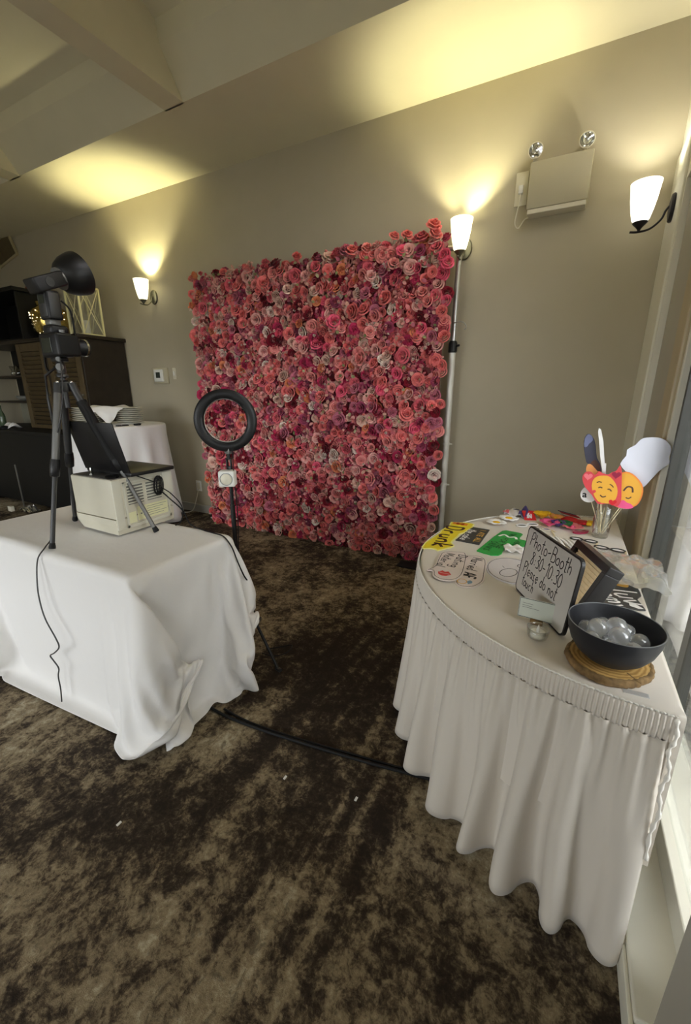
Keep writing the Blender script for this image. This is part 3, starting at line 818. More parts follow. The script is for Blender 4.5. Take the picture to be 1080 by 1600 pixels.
    # small ruffled filler petals and a few leaves close to the net
    def leaf(x, z, y, L, col, k):
        nonlocal off
        a = rnd.uniform(0, 6.28); n = Vector((rnd.uniform(-.7, .7), -1, rnd.uniform(-.7, .7))).normalized()
        q = np.array(n.to_track_quat('Z', 'Y').to_matrix() @ Matrix.Rotation(a, 3, 'Z'))
        P = np.array([(0, 0, 0), (.28, .22, .10), (.34, .6, .14), (0, 1.0, .0), (-.34, .6, .14), (-.28, .22, .10), (0, .5, .0)]) * L
        SV.append(P @ q.T + np.array((x, y, z)))
        SF.append(np.array([(0, 1, 2, 6), (6, 2, 3, 3), (6, 3, 4, 4), (0, 6, 4, 5)]) + off if False else np.array([(0, 1, 2, 6), (2, 3, 4, 6), (4, 5, 0, 6)]) + off)
        SCc.append(np.tile(np.array(srgb(*col)) * rnd.uniform(.8, 1.1), (7, 1))); off += 7
    for k in range(5200):
        x = rnd.uniform(FX0 + .005, FX1 - .025); z = rnd.uniform(.02, FZ1 + .01)
        col = rnd.choice(((206, 108, 114), (164, 66, 80), (222, 134, 134), (230, 160, 152), (184, 100, 114), (220, 164, 146)))
        leaf(x, z, FY - rnd.uniform(.02, .07), rnd.uniform(.03, .05), col, k)
    for k in range(300):
        x = rnd.uniform(FX0, FX1 - .02); z = rnd.uniform(.02, FZ1 + .05)
        leaf(x, z, FY - rnd.uniform(.05, .11), rnd.uniform(.02, .042), rnd.choice(((128, 130, 84), (150, 146, 100), (176, 166, 128))), k)
    V = np.concatenate(SV); C = np.concatenate(SCc)
    F = np.concatenate([f for f in SF])
    me = petal_mesh('rose_mass', V, F, np.clip(C, 0, 1))
    o = bpy.data.objects.new('rose_mass', me); COL.objects.link(o); o.parent = root
    me.transform(Matrix.Translation(-root.location)); o['kind'] = 'stuff'
flower_wall()

def backdrop_stand():
    t = thing('backdrop_stand', 'silver pipe stand with black collar holding up the flower wall', 'stand', (-.85, 3.385, 0))
    y = 3.392
    # right post: aluminium upper tube, white lower tube, black locking collar
    B().tube([(-.853, y, 1.74), (-.853, y, 2.565)], .021, 16).build('upper_tube', M['silver'], t, 50)
    B().tube([(-.853, y, .02), (-.853, y, 1.76)], .0245, 16).build('lower_tube', M['white_pipe'], t, 50)
    b = B().lathe([(.025, -.045), (.034, -.04), (.034, .02), (.028, .035), (.024, .04)], (-.853, y, 1.765), 18); b.tube([(-.853, y, 1.765), (-.80, y - .02, 1.77)], .009, 8)
    b.build('locking_collar', M['black_plastic'], t, 50)
    for z in (.68, 1.02):
        B().lathe([(.025, -.012), (.029, -.010), (.029, .010), (.025, .012)], (-.853, y, z), 14).tube([(-.853, y, z), (-.805, y, z)], .006, 6).build('clip', M['white_pipe'], t, 50)
    hk = catmull([(-.853, y - .02, 1.93), (-.80, y - .03, 1.935), (-.77, y - .03, 1.92), (-.755, y - .03, 1.89), (-.77, y - .03, 1.88)], 5)
    B().tube(hk, .004, 6).build('hook', M['steel'], t, 180)
    B().tube([(-3.47, y, .02), (-3.47, y, 2.42)], .0245, 14).build('post', M['white_pipe'], t, 50)
    B().tube([(-3.47, y, 2.40), (-.853, y, 2.44)], .019, 12).build('crossbar', M['silver'], t, 50)
    for x in (-.853, -3.47):
        B().box(x - .11, x + .11, y - .03, y + .09, 0, .012, .003).build('base_plate', M['white_pipe'], t)
backdrop_stand()
tag(recenter(B().box(-1.13, -.90, 3.06, 3.19, .0, .012, .004, mtx=None).build('floor_plate', M['black_rubber'])), 'flat dark base plate on the carpet under the right end of the flower wall', 'plate')

# ------------------------------------------------------------------ camera table and its cloth
def drape_cloth(name, m):
    """let a long cloth fall over the table and settle on the carpet (cloth simulation, run once)"""
    tmp = []
    def collider(x0, x1, y0, y1, z0, z1, bev, fric):
        o = B().box(x0, x1, y0, y1, z0, z1, bev, seg=3).build('collider', M['trim'])
        o.modifiers.new('collision', 'COLLISION'); o.collision.thickness_outer = .006; o.collision.cloth_friction = fric
        tmp.append(o)
    collider(-2.69, -1.396, .872, 1.432, 0, .735, .012, 30)
    collider(-5, 2, -2, 4, -.3, 0, 0, 3)
    X0, X1, Y0, Y1 = -2.69 - .70, -1.396 + .82, .872 - .752, 1.432 + .42
    step = .029; nx = int((X1 - X0) / step); ny = int((Y1 - Y0) / step)
    rnd = random.Random(3)
    def lay(i, j):   # a cloth with rounded corners, laid flat
        x = X0 + (X1 - X0) * i / nx; y = Y0 + (Y1 - Y0) * j / ny
        ax, bx = (-2.69, X0) if x < -2.69 else (-1.396, X1) if x > -1.396 else (x, x + 1)
        ay, by = (.872, Y0) if y < .872 else (1.432, Y1) if y > 1.432 else (y, y + 1)
        u = (x - ax) / (bx - ax); v = (y - ay) / (by - ay)
        return (ax + (bx - ax) * u * math.sqrt(1 - .60 * v * v), ay + (by - ay) * v * math.sqrt(1 - .60 * u * u), .748 + rnd.uniform(0, .001))
    vs = [lay(i, j) for j in range(ny + 1) for i in range(nx + 1)]
    fs = [(j * (nx + 1) + i, j * (nx + 1) + i + 1, (j + 1) * (nx + 1) + i + 1, (j + 1) * (nx + 1) + i) for j in range(ny) for i in range(nx)]
    me = bpy.data.meshes.new(name); me.from_pydata(vs, [], fs)
    o = bpy.data.objects.new('falling_cloth', me); COL.objects.link(o); tmp.append(o)
    md = o.modifiers.new('cloth', 'CLOTH'); s = md.settings
    s.quality = 7; s.mass = .25; s.tension_stiffness = 25; s.compression_stiffness = 20; s.shear_stiffness = 8; s.bending_stiffness = .12
    s.tension_damping = 8; s.bending_damping = .8; s.air_damping = 1.0
    c = md.collision_settings; c.collision_quality = 3; c.distance_min = .005; c.use_self_collision = True; c.self_distance_min = .006; c.self_friction = 8
    last = 100; md.point_cache.frame_start = 1; md.point_cache.frame_end = last
    for fr in range(1, last + 1): SC.frame_set(fr)
    ev = o.evaluated_get(bpy.context.evaluated_depsgraph_get())
    P = [tuple(v.co) for v in ev.data.vertices]
    SC.frame_set(1)
    for q in tmp: bpy.data.objects.remove(q)
    me = bpy.data.meshes.new(name); me.from_pydata(P, [], fs)
    me.polygons.foreach_set('use_smooth', [True] * len(me.polygons)); me.materials.append(m)
    o = bpy.data.objects.new(name, me); COL.objects.link(o)
    s = o.modifiers.new('thickness', 'SOLIDIFY'); s.thickness = .0016; s.offset = -1
    s = o.modifiers.new('smooth', 'SUBSURF'); s.levels = 1; s.render_levels = 1
    return o
def folding_table(label, x0, x1, y0, y1, z, cat='table'):
    t = thing('folding_table', label, cat, ((x0 + x1) / 2, (y0 + y1) / 2, 0))
    B().box(x0, x1, y0, y1, z - .04, z, .008).build('tabletop', M['trim'], t, 40)
    for x in (x0 + .12, x1 - .12):
        for y in (y0 + .08, y1 - .08):
            B().tube([(x, y, 0), (x, y, z - .04)], .014, 10).build('leg', M['mid_grey'], t, 50)
    return t
folding_table('folding table hidden under the long white cloth that carries the printer', -2.67, -1.41, .885, 1.42, .733)
c = drape_cloth('tablecloth', M['cloth'])
tag(recenter(c), 'long white tablecloth with a corner pooling on the carpet, under the printer', 'tablecloth')

# ------------------------------------------------------------------ printer, laptop, puck
PT = 1.03
def printer():
    x0, x1, y0, y1, z0, z1 = -2.155, -1.838, 1.141, 1.47, .752, PT
    t = thing('photo_printer', 'boxy ivory photo printer with side vents and yellow labels on the left table', 'printer', ((x0 + x1) / 2, (y0 + y1) / 2, z0))
    b = B()
    zs = [(z0, .014, .02), (z0 + .05, 0, 0), (z0 + .085, 0, 0)]
    b.box(x0, x1, y0, y1, z0 + .085, z1, .006)
    b.build('upper_body', M['printer'], t, 40)
    b = B()
    lo = [(x0 + .02, y0 + .012), (x1 - .006, y0 + .006), (x1 - .006, y1), (x0 + .02, y1)]
    hi = [(x0, y0), (x1, y0), (x1, y1), (x0, y1)]
    va = [b.bm.verts.new((p[0], p[1], z0 + .006)) for p in lo]; vb = [b.bm.verts.new((p[0], p[1], z0 + .05)) for p in hi]; vc = [b.bm.verts.new((p[0], p[1], z0 + .082)) for p in hi]
    b.bm.faces.new(va[::-1]); b.bm.faces.new(vc)
    for A, C in ((va, vb), (vb, vc)):
        for k in range(4): b.bm.faces.new((A[k], A[(k + 1) % 4], C[(k + 1) % 4], C[k]))
    b.build('lower_body', M['printer'], t)
    for x, y in ((x0 + .05, y0 + .04), (x1 - .05, y0 + .04), (x0 + .05, y1 - .04), (x1 - .05, y1 - .04)):
        B().lathe([(.001, 0), (.014, 0), (.014, .008)], (x, y, z0 - .001), 12).build('foot', M['black_rubber'], t, 50)
    B().box(x0 + .006, x1 - .002, y0 + .006, y1 - .004, z1 - .001, z1 + .004, .002).build('top_panel', M['printer_top'], t)
    # right face: corner column, raised service frame, vent slats, labels
    B().box(x1 - .004, x1 + .004, y0 + .002, y0 + .045, z0 + .03, z1 - .004, .003).build('corner_column', M['printer_light'], t, 40)
    B().box(x1 - .004, x1 + .012, y1 - .055, y1 + .004, z1 - .125, z1 - .004, .004).build('rear_hood', M['printer_light'], t, 40)
    fr = B()
    ya, yb, za, zb = y0 + .055, y1 - .02, z0 + .03, z1 - .02
    for (p, q, r, s) in ((ya, yb, zb - .008, zb), (ya, yb, za, za + .014), (ya, ya + .01, za, zb), (yb - .01, yb, za, zb)):
        fr.box(x1 - .002, x1 + .005, p, q, r, s, .001)
    fr.build('service_frame', M['printer_light'], t)
    for cx, wy in ((y0 + .075, .085), (y0 + .180, .085)):
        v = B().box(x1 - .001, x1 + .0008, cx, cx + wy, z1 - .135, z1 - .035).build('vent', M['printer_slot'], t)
        for k in range(7):
            z = z1 - .130 + k * .0148
            B().box(x1, x1 + .0035, cx - .001, cx + wy + .001, z, z + .0065, .001).build('slat', M['printer_light'], v)
    for (p, q, r, s, nm) in ((y0 + .115, y1 - .035, z0 + .055, z0 + .125, 3), (y0 + .062, y0 + .108, z0 + .05, z0 + .105, 0)):
        l = B().box(x1, x1 + .0012, p, q, r, s).build('label_sticker', M['label_yellow'], t)
        b = B()
        for k in range(5 if nm else 0):
            zz = s - .010 - k * .0115
            for a0, a1 in ((p + .055, q - .008),):
                b.box(x1 + .0012, x1 + .0015, a0, a1 - .02 * (k % 3), zz - .0018, zz)
        if nm:
            b.box(x1 + .0012, x1 + .0015, p + .03, p + .045, r + .034, r + .042); b.box(x1 + .0012, x1 + .0015, p + .016, p + .026, r + .028, r + .035); b.box(x1 + .0012, x1 + .0015, p + .032, p + .038, r + .018, r + .024)
            b.build('print_marks', M['ink_grey'], l)
        else: b.bm.free()
    t2 = thing('laptop', 'open black laptop seen from behind its lid, on top of the ivory printer', 'laptop', (-1.98, 1.34, PT + .005))
    B().box(-2.15, -1.80, 1.225, 1.475, PT + .005, PT + .024, .005).build('keyboard_base', M['laptop'], t2, 40)
    mt = Matrix.Translation((0, 1.225, PT + .022)) @ Matrix.Rotation(math.radians(13), 4, 'X')
    B().box(-2.15, -1.80, -.006, .002, .0, .245, .003, mtx=mt).build('lid', M['laptop'], t2, 40)
    B().box(-2.14, -1.81, .002, .003, .012, .235, mtx=mt).build('screen', M['screen'], t2)
    B().tube([(-2.10, 1.225, PT + .022), (-1.85, 1.225, PT + .022)], .006, 10).build('hinge', M['black_plastic'], t2, 60)
    p = tag(recenter(B().lathe([(.001, 0), (.028, 0), (.030, .004), (.030, .009), (.026, .012), (.001, .0125)], (-1.875, 1.178, PT + .004), 28).build('lens_cap', M['puck'], None, 50)), 'small glossy black round cap on the front edge of the printer', 'cap')
    p = B().box(-2.045, -2.035, 1.175, 1.19, PT + .004, PT + .040, .003).tube([(-2.04, 1.18, PT + .008), (-2.02, 1.165, PT + .008)], .006, 8).build('clamp_lever', M['chrome'], None, 40)
    tag(recenter(p), 'tiny chrome lever on the printer top beside the laptop lid', 'lever')
printer()

# ------------------------------------------------------------------ tripod, camera, flash
AP = Vector((-2.035, 1.125, 1.455))
def tripod():
    t = thing('tripod', 'dark grey camera tripod straddling the printer on the left table', 'tripod', (AP.x, AP.y, .752))
    feet = [Vector((-1.958, .904, .753)), Vector((-2.306, 1.204, .753)), Vector((-1.748, 1.282, .753))]
    b = B().lathe([(.001, -.03), (.022, -.028), (.03, -.01), (.03, .012), (.02, .02), (.016, .02)], AP, 20)
    b.build('apex', M['dark_grey'], t, 50)
    for i, f in enumerate(feet):
        d = (f - AP); h = Vector((d.x, d.y, 0)).normalized(); s = AP + h * .034; ax = (f - s)
        B().tube([s + Vector((0, 0, .008)), s + ax * .05], .017, 10).build('hinge', M['dark_grey'], t, 60)
        B().sphere(s + Vector((0, 0, .012)), .008, 10).build('hinge_bolt', M['chrome'], t, 180)
        leg = B().tube([s + ax * .03, s + ax * .50], .0155 if i == 0 else .0165, 12).build('leg', M['mid_grey'] if i == 0 else M['dark_grey'], t, 60)
        if i == 2: B().tube([s + ax * .10, s + ax * .48], .023, 14).build('foam_grip', M['black_rubber'], leg, 60)
        B().tube([s + ax * .455, s + ax * .50, s + ax * .555, s + ax * .56], [.019, .021, .019, .014], 12).build('leg_lock', M['black_plastic'], leg, 60)
        B().tube([s + ax * .54, s + ax * .985], .010, 10).build('lower_tube', M['mid_grey'] if i == 2 else M['dark_grey'], leg, 60)
        B().tube([s + ax * .965, s + ax * .99, f + Vector((0, 0, 0))], [.011, .014, .013], 10).build('foot', M['black_rubber'], leg, 60)
    B().tube([AP + Vector((0, 0, -.10)), AP + Vector((0, 0, .05))], .011, 12).build('centre_column', M['dark_grey'], t, 60)
    h = B().lathe([(.014, .03), (.024, .035), (.024, .045), (.017, .05), (.019, .06), (.019, .085), (.016, .095), (.012, .10)], AP, 18)
    h.build('ball_head', M['dark_grey'], t, 60)
    B().box(AP.x - .026, AP.x + .026, AP.y - .026, AP.y + .026, AP.z + .10, AP.z + .117, .004).build('quick_release_plate', M['black_plastic'], t, 40)
    v = Vector((.80, -.55, .0)).normalized()
    for z, r, L in ((.075, .015, .05), (.108, .010, .044)):
        c = AP + Vector((0, 0, z))
        B().tube([c, c + v * (L - .012)], .005, 8).tube([c + v * (L - .012), c + v * L], r, 16).build('knob', M['mid_grey'], t, 50)
    B().tube([AP + Vector((-.015, 0, .085)), AP + Vector((-.06, -.04, .04)), AP + Vector((-.065, -.045, -.06)), AP + Vector((-.05, -.05, -.22))], .006, 8).build('pan_handle', M['dark_grey'], t, 180)
tripod()
CB = AP + Vector((0, 0, .117))   # underside of the camera
def camera_and_flash():
    t = thing('camera', 'black camera with a stubby lens aimed at the flower wall, on the tripod', 'camera', CB)
    x, y, z = CB
    b = B().box(x - .070, x + .070, y - .035, y + .035, z, z + .10, .012, seg=3)
    b.box(x - .035, x + .035, y - .030, y + .045, z + .092, z + .132, .012, seg=3)
    b.build('body', M['black_plastic'], t, 50)
    B().box(x + .040, x + .074, y - .03, y + .062, z + .004, z + .092, .012, seg=3).build('grip', M['black_rubber'], t, 50)
    B().box(x - .045, x + .025, y - .0385, y - .034, z + .018, z + .078, .002).build('rear_screen', M['screen'], t)
    L = Matrix.Translation((x - .005, y + .035, z + .05)) @ Matrix.Rotation(math.radians(-90), 4, 'X')
    B().lathe([(.001, 0), (.036, 0), (.037, .03), (.034, .035), (.034, .06), (.037, .065), (.037, .098), (.034, .10)], n=28, mtx=L).build('lens', M['black_plastic'], t, 40)
    B().lathe([(.0345, .082), (.0378, .083), (.0378, .092), (.0345, .093)], n=28, mtx=L).build('zoom_ring', M['chrome'], t, 50)
    B().lathe([(.001, .092), (.015, .090), (.030, .086), (.034, .098)], n=28, mtx=L).build('front_glass', M['puck'], t, 180)
    for dx, dy, r in ((.055, .0, .011), (-.052, .0, .012)):
        B().lathe([(.001, .012), (r, .012), (r, 0)], (x + dx, y + dy, z + .098), 16).build('dial', M['mid_grey'], t, 50)
    B().tube(catmull([(x - .066, y, z + .10), (x - .085, y - .01, z + .05), (x - .08, y - .02, z - .04), (x - .072, y - .01, z - .06)], 5), .005, 6).build('strap', M['black_rubber'], t, 180)
    F = Vector((x - .002, y + .002, z + .132))
    f = thing('flash', 'black camera flash with a dish reflector, mounted above the camera', 'flash', F)
    fx, fy, fz = F
    B().box(fx - .022, fx + .022, fy - .022, fy + .022, fz, fz + .022, .003).build('hot_shoe_foot', M['mid_grey'], f, 40)
    B().box(fx - .038, fx + .038, fy - .028, fy + .028, fz + .02, fz + .135, .007, seg=3).build('body', M['black_plastic'], f, 50)
    p = B().box(fx - .028, fx + .028, fy - .0305, fy - .027, fz + .03, fz + .125, .003).build('control_panel', M['dark_grey'], f, 40)
    B().box(fx - .020, fx + .020, fy - .0318, fy - .030, fz + .082, fz + .115, .001).build('display', M['screen'], p)
    B().box(fx + .026, fx + .0395, fy - .022, fy + .022, fz + .03, fz + .125, .003).build('side_panel', M['dark_grey'], f, 40)
    H = Matrix.Translation((fx, fy - .005, fz + .165)) @ Matrix.Rotation(math.radians(24), 4, 'X')
    B().box(-.042, .042, -.06, .075, -.028, .03, .007, mtx=H, seg=3).build('head', M['black_plastic'], f, 50)
    B().lathe([(.001, .0445), (.018, .044), (.020, .036), (.020, .0)], n=18, mtx=H @ Matrix.Rotation(math.radians(90), 4, 'Y')).build('swivel_dial', M['dark_grey'], f, 50)
    R = H @ Matrix.Translation((0, .07, 0)) @ Matrix.Rotation(math.radians(-90), 4, 'X')
    prof = [(.030, .0), (.044, .004), (.064, .022), (.079, .052), (.087, .088), (.088, .104)]
    B().lathe(prof + [(.085, .104), (.083, .088), (.075, .054), (.060, .028), (.036, .010)], n=36, mtx=R).build('reflector_dish', M['black_plastic'], f, 60)
    B().lathe([(.0305, -.002), (.0445, -.002), (.0445, .006), (.0305, .006)], n=30, mtx=R).build('clamp_ring', M['mid_grey'], f, 60)
    tag(recenter(B().tube(catmull([(fx + .035, fy + .03, fz + .10), (fx + .05, fy + .055, fz + .06), (fx + .062, fy + .05, fz - .03), (fx + .066, fy + .045, fz - .10)], 6), .004, 6).build('sync_cord', M['black_rubber'], None, 180)), 'short black sync cord running from the flash down to the camera', 'cord')
camera_and_flash()
tag(recenter(B().tube(catmull([(-1.990, 1.105, 1.575), (-1.975, 1.09, 1.50), (-1.965, 1.07, 1.40), (-1.975, 1.05, 1.31), (-2.00, 1.03, 1.22), (-2.03, 1.00, 1.05), (-2.02, .97, .90), (-1.985, .925, .80), (-1.975, .885, .762), (-1.97, .845, .72), (-1.965, .822, .62), (-1.955, .812, .54), (-1.925, .805, .46), (-1.86, .80, .385), (-1.85, .80, .345), (-1.90, .80, .30), (-1.945, .80, .27), (-1.925, .80, .25), (-1.895, .80, .22), (-1.915, .80, .17), (-1.92, .80, .10), (-1.925, .795, .03)], 8), .0032, 6).build('cable', M['dark_grey'], None, 180)), 'thin dark cable hanging from the camera over the front of the white cloth', 'cord')
def coil():
    t = thing('coiled_cable', 'black cable in a tied coil on the printer side, running off over the cloth', 'cord', (-1.825, 1.37, .95))
    x = -1.822
    for k in range(5):
        pts = [(x + .004 * k + .006 * math.sin(a), 1.372 + (.017 + .003 * (k % 3)) * math.cos(a) + .002 * k, .965 + (.046 + .004 * (k % 2)) * math.sin(a)) for a in [2 * PI * q / 20 for q in range(20)]]
        B().tube(pts + [pts[0]], .0028, 6, cap=False).build('loop', M['black_rubber'], t, 180)
    B().tube(catmull([(-1.81, 1.26, 1.035), (-1.815, 1.31, 1.01), (-1.812, 1.36, .985)], 6), .003, 6).build('lead', M['black_rubber'], t, 180)
    B().tube(catmull([(-1.81, 1.38, .94), (-1.78, 1.40, .90), (-1.72, 1.43, .83), (-1.66, 1.42, .765), (-1.55, 1.40, .757), (-1.47, 1.39, .757), (-1.40, 1.385, .752), (-1.362, 1.395, .70), (-1.345, 1.41, .62), (-1.335, 1.435, .54), (-1.35, 1.49, .46), (-1.42, 1.53, .40)], 8), .0035, 6).build('lead', M['black_rubber'], t, 180)
    B().tube(catmull([(-1.812, 1.385, .955), (-1.77, 1.41, .92), (-1.72, 1.425, .86), (-1.715, 1.42, .80), (-1.72, 1.40, .765), (-1.74, 1.39, .757)], 8), .0028, 6).build('lead', M['black_rubber'], t, 180)
coil()

# ------------------------------------------------------------------ ring light on its stand
RP = Vector((-1.487, 1.553, 0))
def ring_light():
    t = thing('ring_light', 'black ring light on a thin stand in front of the flower wall', 'ring light', RP)
    c = RP + Vector((-.012, .012, 1.288))
    ax = Vector((-.58, .80, .06)).normalized()
    mt = frame_mtx(c, ax.cross(Vector((0, 0, 1))) * -1, (0, 0, 1))
    if (mt.to_3x3() @ Vector((0, 0, 1))).dot(ax) < 0: mt = mt @ Matrix.Rotation(PI, 4, 'Y')
    B().lathe([(.108, .012), (.107, -.010), (.112, -.016), (.128, -.019), (.145, -.016), (.152, -.008), (.152, .012)], n=64, mtx=mt).build('ring_housing', M['black_plastic'], t, 40)
    B().lathe([(.103, -.006), (.103, .016), (.150, .016), (.152, .012)], n=64, mtx=mt).build('diffuser', M['white_plastic'], t, 40)
    pz = c + Vector((0, 0, -.152))
    b = B().box(pz.x - .016, pz.x + .016, pz.y - .012, pz.y + .012, pz.z - .012, pz.z + .03, .004)
    b.build('ring_bracket', M['mid_grey'], t, 40)
    B().tube([pz + Vector((0, 0, -.01)), pz + Vector((0, 0, -.035))], .009, 10).build('neck', M['black_plastic'], t, 60)
    ph = B().box(pz.x - .017, pz.x + .017, pz.y - .008, pz.y + .008, pz.z - .042, pz.z - .034, .003)
    ph.box(pz.x - .017, pz.x - .010, pz.y - .006, pz.y + .006, pz.z - .12, pz.z - .036, .002); ph.box(pz.x + .010, pz.x + .017, pz.y - .006, pz.y + .006, pz.z - .12, pz.z - .036, .002)
    ph.box(pz.x - .012, pz.x + .012, pz.y - .005, pz.y + .005, pz.z - .125, pz.z - .075, .003)
    ph.build('phone_holder', M['black_plastic'], t, 40)
    top = pz.z - .12
    B().tube([(RP.x, RP.y, .40), (RP.x, RP.y, top)], .0095, 12).build('pole', M['black_plastic'], t, 60)
    B().tube([(RP.x, RP.y, .10), (RP.x, RP.y, .86)], .0125, 12).build('lower_pole', M['black_plastic'], t, 60)
    # white box with a round dial clipped on the pole
    q = Vector((RP.x + .0, RP.y - .012, 1.008))
    d = Vector((.50, -.86, 0)).normalized(); mt = frame_mtx(q + d * .022, Vector((0, 0, 1)).cross(d), (0, 0, 1))
    w = B().box(-.040, .040, -.040, .040, -.034, .03, .008, mtx=mt, seg=3).build('remote_box', M['white_plastic'], t, 50)
    B().lathe([(.001, .035), (.022, .035), (.027, .032), (.027, .028)], n=28, mtx=mt).build('round_button', M['ivory'], w, 40)
    B().lathe([(.029, .030), (.029, .0312), (.0315, .0312), (.0315, .030)], n=28, mtx=mt).build('button_ring', M['ink_grey'], w, 50)
    B().tube([(RP.x, RP.y, .40), (RP.x, RP.y, .36)], .02, 12).build('leg_collar', M['black_plastic'], t, 60)
    for f in (Vector((-1.188, 1.484, .008)), Vector((-1.60, 1.83, .008)), Vector((-1.63, 1.60, .008))):
        s = RP + Vector((0, 0, .36)); hd = (f - RP); hd.z = 0; hd.normalize()
        s = s + hd * .018
        lg = B().tube([s, f], .008, 8).build('leg', M['black_plastic'], t, 60)
        B().tube([f - hd * .015, f + hd * .02], .011, 8).build('rubber_foot', M['dark_grey'], lg, 60)
    B().tube(catmull([c + Vector((.06, -.03, -.125)), c + Vector((.055, -.03, -.25)), c + Vector((.05, -.02, -.5)), RP + Vector((.02, -.01, .5)), RP + Vector((.03, -.02, .2))], 8), .0026, 6).build('usb_lead', M['black_rubber'], t, 180)
ring_light()
tag(recenter(B().tube(catmull([(-1.36, 1.60, .004), (-1.30, 1.66, .004), (-1.255, 1.70, .004), (-1.235, 1.66, .004), (-1.25, 1.60, .004), (-1.30, 1.565, .004), (-1.36, 1.56, .004)], 8), .003, 6).build('cable_loop', M['black_rubber'], None, 180)), 'thin black cable loop on the carpet beside the ring light stand', 'cord')
def floor_cables():
    for k, (lab, pts, r) in enumerate((
        ('thick black cable crossing the carpet between the two white tables', [(-1.30, 1.11, .008), (-1.18, 1.105, .008), (-.98, 1.12, .008), (-.75, 1.150, .008), (-.52, 1.185, .008), (-.30, 1.225, .008), (-.05, 1.27, .008)], .0065),
        ('thinner black cable lying alongside the thick floor cable', [(-1.24, 1.135, .006), (-1.08, 1.128, .006), (-.86, 1.150, .006), (-.62, 1.188, .006), (-.38, 1.228, .006), (-.05, 1.295, .006)], .005))):
        tag(recenter(B().tube(catmull(pts, 8), r, 8).build('floor_cable', M['black_rubber'], None, 180)), lab, 'cord', None)
floor_cables()
rn = random.Random(5)
for k, (x, y) in enumerate(((-1.18, .57), (-.50, 1.03), (-.78, .98))):
    b = B().box(x - .004, x + .004, y - .008, y + .008, .0, .003, mtx=None)
    tag(recenter(b.build('paper_scrap', M['stitch'])), ('tiny white paper scrap on the open carpet at lower left', 'tiny white paper scrap in front of the floor cables, nearer the skirted table', 'tiny white paper scrap in front of the floor cables, nearer the printer table')[k], 'scrap')

